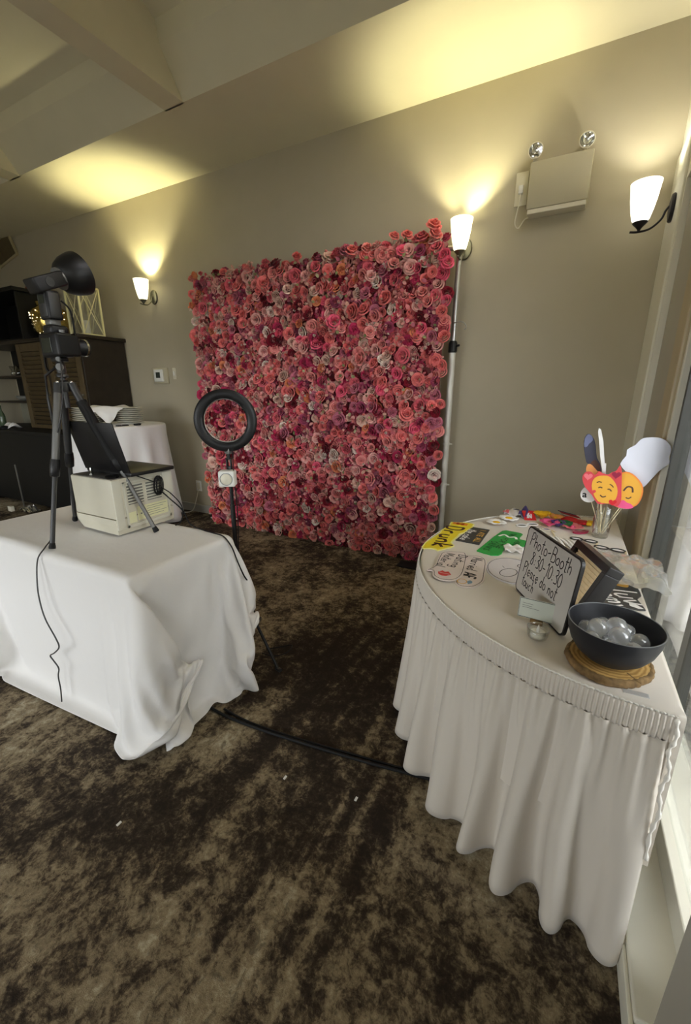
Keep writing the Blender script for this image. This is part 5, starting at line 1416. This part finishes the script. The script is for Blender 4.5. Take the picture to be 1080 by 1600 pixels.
# ------------------------------------------------------------------ glass vase of photo props on sticks
def vase():
    c = (.215, 2.262, Z0)
    t = thing('glass_vase', 'clear glass vase holding photo props on sticks at the back of the table', 'vase', c)
    B().lathe([(.001, .0), (.031, .0), (.034, .004), (.037, .05), (.041, .11), (.046, .175), (.0435, .175), (.0385, .11), (.0345, .05), (.031, .016), (.001, .013)], c, 40, fn=lambda a, z: 1 + .012 * math.cos(a * 14)).build('vase_body', M['glass'], t, 180)
    def cut(name, label, poly, y, m, stick=None, back=None, rotz=0.0, th=.003, sm=2, cat='photo prop', edge=None):
        cx = sum(p[0] for p in poly) / len(poly)
        mt = Matrix.Translation((cx, y, 0)) @ Matrix.Rotation(rotz, 4, 'Z') @ Matrix.Rotation(PI / 2, 4, 'X') 
        q = [(x - cx, z) for x, z in poly]
        if sm: q = smooth_poly(q, sm)
        zb = min(z for x, z in poly)
        o = thing(name, label, cat, (cx, y, zb))
        B().prism(q, -th / 2, th / 2, mtx=mt).build('board', edge or m, o)
        if edge: B().prism(scale_poly(q, 1, .006), th / 2, th / 2 + .0006, mtx=mt).build('face', m, o)
        if stick:
            s0, s1 = stick
            B().tube([s0, s1], .0022, 8).build('stick', M['stick'], o, 60)
        return o, mt, cx, th / 2 + .0012
    k = .988
    ghost = [(.249,1.104),(.267,1.144),(.265,1.17),(.284,1.187),(.293,1.194),(.31,1.22),(.33,1.229),(.371,1.231),(.40,1.22),(.421,1.197),(.427,1.172),(.425,1.147),(.431,1.122),(.42,1.106),(.40,1.083),(.376,1.04),(.349,.997),(.322,1.021),(.277,1.07)]
    ghost = [(x * k - .004, 1.42 + (z - 1.42) * k) for x, z in ghost]
    cut('photo_prop', 'large white blank back of a cut-out leaning out of the vase toward the window', ghost, 2.246, M['ghost'], ((.33, 2.249, 1.02), (.228, 2.264, .766)), rotz=.0)
    knife = [(.135,1.247),(.136,1.264),(.145,1.258),(.162,1.205),(.183,1.104),(.189,1.103),(.195,1.051),(.183,1.05),(.159,1.138),(.145,1.204)]
    cut('photo_prop', 'narrow white cut-out standing on edge at the top of the vase bunch', knife, 2.262, M['sign_white'], ((.188, 2.262, 1.06), (.214, 2.262, .766)), sm=0)
    dark = [(.092,1.155),(.084,1.20),(.09,1.229),(.105,1.234),(.128,1.206),(.139,1.167),(.15,1.123),(.167,1.097),(.178,1.053),(.151,1.05),(.117,1.093),(.108,1.102)]
    o, mt, cx, zz = cut('photo_prop', 'dark slate and brown cut-out with a blue tip, left of the narrow white one', dark, 2.285, M['navy'], ((.16, 2.287, 1.07), (.212, 2.266, .768)))
    blue = [(.09,1.173),(.087,1.209),(.097,1.231),(.112,1.227),(.121,1.206),(.107,1.188),(.101,1.174)]
    B().prism(smooth_poly([(x - cx, z) for x, z in blue], 2), zz - .0008, zz, mtx=mt).build('blue_tip', M['slate_blue'], o)
    B().prism(smooth_poly([(x - cx, z) for x, z in ((.128, 1.10), (.145, 1.115), (.165, 1.09), (.172, 1.056), (.152, 1.054), (.13, 1.082))], 2), zz - .0008, zz + .0002, mtx=mt).build('brown_patch', M['hair_brown'], o)
    B().prism(smooth_poly([(x - cx, z) for x, z in ((.118, 1.092), (.135, 1.088), (.160, 1.062), (.176, 1.056), (.18, 1.04), (.125, 1.045), (.112, 1.07))], 2), zz - .0008, zz + .0006, mtx=mt).build('tan_patch', M['peach'], o)
    disc = ellipse(.140, .953, .036, .040, 28)
    o, mt, cx, zz = cut('photo_prop', 'white round cut-out with a black letter a, behind the heart face', disc, 2.245, M['sign_white'], ((.15, 2.247, .93), (.213, 2.262, .768)), sm=0)
    b = B(); font_mesh(b, 'a', .045, mt @ Matrix.Translation((-.018, .950, zz)), bold=.001); b.build('lettering', M['ink'], o)
    wink = [(.245,1.05),(.256,1.073),(.281,1.075),(.309,1.058),(.336,1.027),(.347,.993),(.344,.953),(.331,.924),(.307,.912),(.263,.906),(.25,.94)]
    o, mt, cx, zz = cut('photo_prop', 'orange yellow face cut-out partly hidden behind the red heart face', wink, 2.228, M['emoji'], ((.28, 2.2305, .93), (.218, 2.262, .766)), edge=M['emoji_orange'])
    b = B()
    q = catmull([(.272 - cx, .988, 0), (.284 - cx, 1.008, 0), (.302 - cx, 1.006, 0), (.308 - cx, .984, 0)], 6); ribbon(b, [(p.x, p.y) for p in q], .007, 0, zz, mt)
    q = catmull([(.285 - cx, .958, 0), (.297 - cx, .955, 0), (.306 - cx, .963, 0)], 6); ribbon(b, [(p.x, p.y) for p in q], .005, 0, zz, mt)
    b.build('drawn_features', M['hair_brown'], o)
    B().prism(smooth_poly([(x - cx, z) for x, z in ((.262, .91), (.265, .935), (.28, .945), (.293, .935), (.31, .93), (.322, .915), (.30, .906))], 2), zz - .0006, zz + .0004, mtx=mt).build('pink_heart', M['pink'], o)
    hf = [(.101,1.027),(.10,1.05),(.111,1.066),(.131,1.068),(.148,1.054),(.161,1.073),(.177,1.065),(.20,1.061),(.213,1.073),(.23,1.083),(.239,1.108),(.250,1.077),(.255,1.042),(.262,.991),(.268,.942),(.256,.915),(.244,.919),(.217,.925),(.179,.92),(.15,.958),(.118,.992)]
    o, mt, cx, zz = cut('photo_prop', 'smiling yellow face framed by red hearts, in the middle of the vase bunch', hf, 2.206, M['emoji_red'], ((.19, 2.2085, .93), (.215, 2.262, .766)))
    face = [(.144,1.031),(.157,1.048),(.182,1.055),(.209,1.051),(.235,1.022),(.248,.988),(.246,.952),(.232,.930),(.206,.926),(.178,.932),(.153,.968),(.142,1.003)]
    B().prism(smooth_poly([(x - cx, z) for x, z in face], 2), zz - .0008, zz, mtx=mt).build('face', M['emoji'], o)
    b = B()
    for pts, w in (([(.160, 1.020), (.169, 1.025), (.180, 1.023)], .004), ([(.212, 1.017), (.221, 1.013), (.229, 1.004)], .004),
                   ([(.170, .996), (.177, 1.000), (.186, .997)], .005), ([(.207, .993), (.215, .994), (.224, .985)], .005),
                   ([(.182, .963), (.193, .955), (.206, .960)], .005)):
        q = catmull([(x - cx, z, 0) for x, z in pts], 5); ribbon(b, [(p.x, p.y) for p in q], w, 0, zz + .0006, mt)
    b.build('drawn_features', M['hair_brown'], o)
    for hx, hz, r, mm in ((.122, 1.045, .018, 'emoji_pink'), (.236, .934, .016, 'red'), (.150, .975, .013, 'emoji_red'), (.231, 1.062, .018, 'wine_red')):
        hp = [(hx - cx + r * .062 * 16 * math.sin(a) ** 3, hz + r * .062 * (13 * math.cos(a) - 5 * math.cos(2 * a) - 2 * math.cos(3 * a) - math.cos(4 * a))) for a in [2 * PI * q / 24 for q in range(24)]]
        B().prism(hp, zz, zz + .0012, mtx=mt).build('heart', M[mm], o)
    # loose sticks in the vase
    for i, (a, l) in enumerate(((.6, .15), (2.2, .16), (3.9, .14))):
        s0 = Vector((c[0] + .012 * math.cos(a), c[1] + .012 * math.sin(a), c[2] + .016)); s1 = s0 + Vector((.026 * math.cos(a + 1), .022 * math.sin(a + 1), l))
        tag(recenter(B().tube([s0, s1], .0022, 8).build('stick', M['stick'], None, 60)), 'bare wooden stick in the glass vase, leaning ' + ('toward the flower wall', 'toward the whiteboard', 'toward the window')[i], 'stick', 'bare sticks in the vase')
vase()
def plastic_bag():
    rn = random.Random(8)
    NU, NV = 34, 26
    hs = [[rn.uniform(-1, 1) for _ in range(9)] for _ in range(9)]
    def hh(u, v):
        x, y = u * 7.99, v * 7.99; i, j = int(x), int(y); fx, fy = x - i, y - j
        fx = fx * fx * (3 - 2 * fx); fy = fy * fy * (3 - 2 * fy)
        return (hs[i][j] * (1 - fx) + hs[i + 1][j] * fx) * (1 - fy) + (hs[i][j + 1] * (1 - fx) + hs[i + 1][j + 1] * fx) * fy
    def P(i, j, lay):
        u = i / (NU - 1); v = j / (NV - 1)
        x = .185 + .20 * u + .02 * (v - .5); y = 2.03 - .36 * v * (1 - .12 * u) - .10 * u
        z = Z0 + .012 + .030 * (lay + .4 * hh(u, v)) * math.sin(PI * min(1, max(0, v))) ** .6 + .012 * hh(v, u) * u + .03 * u * u
        z += -.10 * max(0, u - .80) * (1 if v > .5 else .2)
        return (min(x, .388), y, max(Z0 + .008, z))
    b = B()
    for lay in (0, 1): b.grid(lambda i, j: P(i, j, lay), NU, NV)
    tag(recenter(b.build('plastic_bag', M['bag'], None, 40)), 'crumpled clear plastic bag by the window, between the vase and the black bowl', 'bag')
plastic_bag()

# ------------------------------------------------------------------ bar cabinet along the back wall
CTZ = 2.05
def cabinet():
    X1, Y0 = -4.885, 2.95
    t = thing('bar_cabinet', 'dark wood bar cabinet with louvred doors against the back wall at far left', 'cabinet', (-6.0, 3.2, 0))
    b = B(); b.box(X1 - .03, X1, Y0, WY - .012, 0, CTZ - .04, .003); b.build('side_panel', M['wood_dark'], t)
    B().box(-7.4, X1 + .03, Y0 - .03, WY - .005, CTZ - .04, CTZ, .008).build('top', M['wood_dark'], t, 40)
    b = B(); b.box(-7.4, X1 - .03, 3.42, 3.47, 1.30, CTZ - .04); b.build('back_panel', M['black_paint'], t)
    B().box(-7.4, X1 - .03, 3.40, 3.46, .98, 1.30).build('backsplash', M['tile'], t)
    # base and counter
    B().box(-7.4, X1 - .03, Y0 - .28, 3.45, .04, .94, .004).build('base', M['black_paint'], t)
    B().box(-7.4, X1 - .03, Y0 - .33, 3.45, .94, .98, .006).build('counter', M['black_paint'], t)
    B().box(-6.27, -6.25, Y0 + .02, 3.42, .98, CTZ - .04).build('divider', M['wood_dark'], t)
    for z in (1.29, 1.62):
        B().box(-7.4, -6.27, Y0 + .06, 3.42, z, z + .025, .003).build('shelf', M['shelf_edge'], t)
    # louvred doors
    for x0, x1 in ((-6.245, -5.63), (-5.585, -4.93)):
        d = B(); st = .095
        for (a, c, e, f) in ((x0, x0 + st, .985, 2.005), (x1 - st, x1, .985, 2.005), (x0 + st, x1 - st, 1.91, 2.005), (x0 + st, x1 - st, .985, 1.03)):
            d.box(a, c, Y0 - .002, Y0 + .025, e, f, .003)
        do = d.build('louvre_door', M['wood_olive'], t)
        n = 17
        for k in range(n):
            z = 1.035 + (1.905 - 1.035) * (k + .5) / n
            mt = Matrix.Translation(((x0 + x1) / 2, Y0 + .012, z)) @ Matrix.Rotation(math.radians(38), 4, 'X')
            B().box(-(x1 - x0) / 2 + st - .003, (x1 - x0) / 2 - st + .003, -.004, .004, -.029, .029, .002, mtx=mt).build('slat', M['wood_olive'], do)
        B().box(x0 + st, x1 - st, Y0 + .022, Y0 + .025, 1.03, 1.91).build('backing', M['black_paint'], do)
        B().sphere((x1 - .04, Y0 - .012, 1.40), .013, 10).build('knob', M['nickel'], do, 180)
    B().box(-5.628, -5.588, Y0 - .002, Y0 + .02, .985, 2.005, .003).build('stile', M['wood_dark'], t)
    # black hutch standing on top
    h = thing('hutch_cabinet', 'black open hutch standing on top of the bar cabinet at far left', 'cabinet', (-6.7, 3.2, CTZ))
    for xa in (-6.09, -7.4): B().box(xa, xa + .03, 2.97, 3.47, CTZ, 2.60, .004).build('side_panel', M['black_paint'], h)
    B().box(-7.42, -6.03, 2.93, 3.48, 2.60, 2.645, .008).build('top', M['black_paint'], h)
    B().box(-7.37, -6.09, 3.44, 3.46, CTZ, 2.60).build('back_panel', M['black_paint'], h)
    B().box(-7.37, -6.09, 2.98, 3.44, CTZ + .0, CTZ + .03).build('bottom_rail', M['black_paint'], h)
    o = thing('ornament', 'small reddish ornament on top of the black hutch', 'ornament', (-6.32, 3.30, 2.645))
    B().lathe([(.001, 0), (.035, 0), (.055, .03), (.06, .07), (.045, .10), (.02, .115), (.001, .12)], (-6.32, 3.30, 2.645), 18).build('ornament_body', mat('reddish_ceramic', srgb(120, 52, 28), .4), o, 180)
    # mercury glass jar with fairy lights
    j = thing('glass_jar', 'large gold mercury glass jar on the cabinet, behind the camera', 'jar', (-5.78, 3.18, CTZ))
    p = (-5.78, 3.18, CTZ)
    B().lathe([(.001, .0), (.10, .0), (.13, .02), (.175, .09), (.20, .18), (.205, .28), (.19, .335), (.135, .37), (.125, .40), (.135, .42), (.13, .425), (.118, .40)], p, 40).build('jar_body', M['gold_mercury'], j, 60)
    rn = random.Random(12); f = B()
    for k in range(46):
        a = rn.uniform(-2.6, .3); z = rn.uniform(.06, .32); r = .13 + .075 * math.sin(min(1, z / .3) * PI / 2) + .004
        f.sphere((p[0] + r * math.cos(a), p[1] + r * math.sin(a), p[2] + z), .0055, 8)
    fo = f.build('fairy_lights', M['fairy'], j, 180); fo['kind'] = 'stuff'
    # lantern
    l = thing('lantern', 'cream metal lantern with crossed side bars on top of the cabinet', 'lantern', (-5.03, 3.14, CTZ))
    x0, x1, y0, y1, z0, z1 = -5.15, -4.91, 3.03, 3.265, CTZ, CTZ + .50
    q = .009
    for x in (x0, x1):
        for y in (y0, y1): B().box(x - q, x + q, y - q, y + q, z0, z1).build('corner_post', M['lantern_metal'], l)
    b = B()
    for z in (z0 + q, z1):
        for y in (y0, y1): b.box(x0, x1, y - q, y + q, z - q, z + q)
        for x in (x0, x1): b.box(x - q, x + q, y0, y1, z - q, z + q)
    b.build('rails', M['lantern_metal'], l)
    B().box(x0, x1, y0, y1, z0, z0 + .008).build('floor_plate', M['lantern_metal'], l)
    for (a, c) in (((x0, y0), (x1, y0)), ((x1, y0), (x1, y1)), ((x0, y1), (x1, y1)), ((x0, y0), (x0, y1))):
        for (za, zb) in ((z0 + .01, z1), (z1, z0 + .01)):
            B().tube([(a[0], a[1], za), (c[0], c[1], zb)], .0052, 6).build('cross_bar', M['lantern_metal'], l)
        dx, dy = (.002, 0) if a[0] == c[0] else (0, .002)
        B().box(min(a[0], c[0]) - dx + (q if dx == 0 else 0), max(a[0], c[0]) + dx - (q if dx == 0 else 0), min(a[1], c[1]) - dy, max(a[1], c[1]) + dy, z0 + .02, z1 - .01).build('glass_pane', M['glass'], l)
    cx, cy = (x0 + x1) / 2, (y0 + y1) / 2
    b = B()
    for x in (cx - .055, cx + .055): b.box(x - .007, x + .007, cy - .007, cy + .007, z1, z1 + .085)
    b.box(cx - .062, cx + .062, cy - .012, cy + .012, z1 + .08, z1 + .095); b.build('handle', M['lantern_metal'], l)
    B().lathe([(.001, 0), (.035, 0), (.035, .16), (.001, .165)], (cx, cy, z0 + .008), 20).build('candle', M['wax'], l, 60)
    # glasses, bottle and odds on the bar shelves
    gl = None
    nm = ('at the edge of the louvred door', 'second from the louvred door', 'third from the louvred door')
    for k, x in enumerate((-6.40, -6.52, -6.66)):
        p = (x, 3.06, 1.645 + .0)
        if gl is None:
            gl = thing('drinking_glass', '', 'glass', p, 'glasses on the upper bar shelf')
            B().lathe([(.001, .0), (.03, .0), (.034, .01), (.036, .12), (.0335, .12), (.031, .012), (.001, .008)], p, 18).build('glass_body', M['glass'], gl, 180)
            o = gl
        else: o = copy_tree(gl, Vector(p) - gl.location)
        o['label'] = 'clear drinking glass on the upper bar shelf, ' + nm[k]
    g2 = thing('serving_dish', 'patterned dish on the lower bar shelf left of the louvred door', 'dish', (-6.50, 3.10, 1.317))
    B().lathe([(.001, 0), (.07, 0), (.11, .02), (.14, .07), (.134, .07), (.105, .026), (.001, .01)], (-6.50, 3.10, 1.317), 28).build('dish_body', M['lens_grey'], g2, 180)
    bt = thing('bottle', 'pale green bottle on the bar counter left of the louvred door', 'bottle', (-6.62, 2.80, .98))
    B().lathe([(.001, 0), (.036, 0), (.038, .01), (.038, .14), (.030, .18), (.014, .22), (.0135, .27), (.016, .272), (.016, .285), (.001, .286)], (-6.62, 2.80, .98), 22).build('bottle_body', M['green_glass'], bt, 60)
    B().box(-6.98, -6.80, 2.78, 2.90, .98, 1.07, .006).build('tmp', M['lens_grey'])
    o = bpy.data.objects['tmp']; o.name = 'napkin_box'; tag(recenter(o), 'grey box on the bar counter left of the bottle', 'box')
    o = B(); o.grid(lambda i, j: (-6.50 + .17 * i / 9, 2.72 + .16 * j / 9, .985 + .07 * math.sin(PI * j / 9) * (.6 + .4 * math.sin(i * 1.1))), 10, 10)
    tag(recenter(o.build('bar_towel', M['cloth'], None, 180, solid=.002)), 'white folded towel on the bar counter right of the bottle', 'towel')
    o = B(); o.lathe([(.001, 0), (.05, 0), (.055, .02), (.03, .035), (.001, .04)], (-6.40, 2.71, .981), 18)
    tag(recenter(o.build('bar_dish', M['black_plastic'], None, 60)), 'low black dish in front of the bar towel', 'dish')
    tag(recenter(B().box(-6.05, -5.97, 2.40, 2.44, 0, .065, .004).build('adapter_box', M['ivory'], None, 40)), 'small pale box on the dark floor behind the left tripod leg', 'box')
    o = B(); rn = random.Random(3); o.grid(lambda i, j: (-5.90 + .26 * i / 9, 2.44 + .13 * j / 7, .02 + .07 * rn.random() * math.sin(PI * i / 9)), 10, 8)
    tag(recenter(o.build('foil_bag', M['foil'], None)), 'crumpled shiny foil bag on the dark floor behind the printer', 'bag')
    tag(recenter(B().box(-6.12, -6.10, 2.600, 2.612, .0, .55, .002, mtx=None).build('steel_strip', M['steel'])), 'thin upright steel strip on the black bar front', 'strip')
cabinet()

# ------------------------------------------------------------------ round bar-height table with plates
def round_table():
    c = Vector((-4.27, 2.83)); R = .475; Z = 1.10
    t = thing('cocktail_table', 'round bar-height table under white cloth near the back wall', 'table', (c.x, c.y, 0))
    B().lathe([(.001, -.03), (R - .015, -.03), (R - .012, -.004), (.001, -.004)], (c.x, c.y, Z), 40).build('tabletop', M['trim'], t, 40)
    B().tube([(c.x, c.y, .02), (c.x, c.y, Z - .03)], .035, 16).build('pedestal', M['mid_grey'], t, 60)
    B().lathe([(.001, 0), (.26, 0), (.26, .01), (.05, .03), (.001, .035)], (c.x, c.y, .0), 30).build('foot_plate', M['mid_grey'], t, 60)
    rn = random.Random(21); nfold = 11
    ph = [rn.uniform(-.25, .25) for _ in range(nfold)]
    def P(i, j):
        a = 2 * PI * i / 200
        pr = [(0.0, .003), (R * .7, .003), (R - .015, .002), (R - .004, -.001), (R + .003, -.008), (R + .006, -.03)]
        if j < len(pr): r, dz = pr[j]
        else:
            v = (j - len(pr) + 1) / 12
            dz = -.03 - v * 1.04
            f = math.cos(nfold * a + 1.2 * math.sin(a * 2 + 1) + .6 * math.sin(a * 5))
            f = math.copysign(abs(f) ** .8, f)
            r = R + .006 + v * .055 + f * .055 * v ** .9
            dz = max(dz, -Z + .012) 
        return (c.x + r * math.cos(a), c.y + r * math.sin(a), Z + dz)
    b = B(); b.grid(P, 200, 18, closed_u=True)
    tag(recenter(b.build('tablecloth', M['cloth'], None, 180, solid=.0015)), 'floor length white cloth with soft folds over the round table', 'tablecloth')
    # plates in two stacks, one by one
    proto = None
    nth = ('bottom', 'second', 'third', 'fourth', 'fifth', 'sixth', 'seventh', 'eighth', 'topmost')
    for s, (px, py, name) in enumerate(((-4.43, 2.62, 'left'), (-4.14, 2.90, 'right'))):
        for k in range(9):
            p = Vector((px + .003 * math.sin(k * 2.1 + s), py + .003 * math.cos(k * 1.7), Z + .0045 + k * .0195))
            if proto is None:
                proto = B().lathe([(.001, .0), (.07, .0), (.085, .004), (.130, .014), (.132, .017), (.129, .0175), (.084, .008), (.001, .005)], p, 40).build('plate', M['china'], None, 60)
                recenter(proto); o = proto
            else:
                o = proto.copy(); COL.objects.link(o)
                o.location = p
            tag(o, 'white dinner plate, %s of the %s stack on the round table' % (nth[k] + (' from the bottom' if 0 < k < 8 else ''), name), 'plate', 'white plates stacked on the round table')
    zt = Z + .0045 + 8 * .0195 + .022
    # napkin laid over both stacks, one corner hanging down in front
    e1 = Vector((.72, .694)); e2 = Vector((.694, -.72)); mid = Vector((-4.285, 2.76))
    def N(i, j):
        u = -.20 + .40 * i / 24; w = -.13 + .17 * min(1, j / 9) if j < 10 else .04
        hang = max(0, (j - 9) / 11)
        L = .045 + .145 * max(0, 1 - abs(u - .035) / .15) ** .8
        top = zt + .012 * math.cos(u * 22) * math.sin(w * 18) + .004
        if j < 10: p = mid + e1 * u + e2 * (-.13 + .24 * j / 9); return (p.x, p.y, top - .02 * max(0, abs(u) - .15) / .05)
        p = mid + e1 * (u * (1 - .35 * hang)) + e2 * (.11 + .035 * math.sin(min(1, hang * 2) * PI / 2) + .010 * math.sin(u * 40) * hang)
        return (p.x, p.y, max(Z + .008, top - L * hang))
    b = B(); b.grid(N, 25, 21)
    tag(recenter(b.build('napkin', M['cloth'], None, 180, solid=.0015)), 'white cloth napkin draped over the two plate stacks', 'napkin')
    g = thing('sunglasses', 'small dark folded sunglasses on the round table in front of the plates', 'sunglasses', (-3.95, 2.66, Z + .004))
    for s in (-1, 1):
        B().prism(ellipse(-3.94 + .0, 2.66 + s * .035, .022, .028, 18), Z + .005, Z + .014).build('lens', M['black_plastic'], g)
    B().box(-3.925, -3.915, 2.60, 2.72, Z + .004, Z + .012, .002).build('temple_arm', M['black_plastic'], g)
    tag(recenter(B().box(-3.90, -3.86, 2.76, 2.82, Z - .004 + .008, Z + .022, .004).build('lighter', M['black_rubber'], None, 40)), 'small black lighter on the round table right of the sunglasses', 'lighter')
round_table()

# ------------------------------------------------------------------ cloth covered bar table outside the glazing
def patio_table():
    c = Vector((1.06, 3.32)); R = .42; Z = 1.08
    t = thing('cocktail_table', 'white cloth covered bar table standing outside the window', 'table', (c.x, c.y, -.02))
    B().lathe([(.001, -.03), (R - .01, -.03), (R - .01, -.004), (.001, -.004)], (c.x, c.y, Z), 36).build('tabletop', M['trim'], t, 40)
    B().tube([(c.x, c.y, -.02), (c.x, c.y, Z - .03)], .04, 14).build('pedestal', M['mid_grey'], t, 60)
    B().lathe([(.001, 0), (.26, 0), (.26, .01), (.05, .03), (.001, .035)], (c.x, c.y, -.02), 24).build('foot_plate', M['mid_grey'], t, 60)
    def P(i, j):
        a = 2 * PI * i / 160
        pr = [(0.0, .002), (R * .8, .002), (R - .004, .0), (R + .004, -.01), (R + .006, -.03)]
        if j < len(pr): r, dz = pr[j]
        else:
            v = (j - len(pr) + 1) / 10; dz = -.03 - v * 1.05
            r = R + .006 - .05 * math.sin(PI * v) + .025 * math.cos(14 * a + math.sin(3 * a)) * v
        return (c.x + r * math.cos(a), c.y + r * math.sin(a), Z + dz)
    b = B(); b.grid(P, 160, 15, closed_u=True)
    tag(recenter(b.build('tablecloth', M['cloth'], None, 180, solid=.0015)), 'white cloth over the bar table outside the window', 'tablecloth')
patio_table()
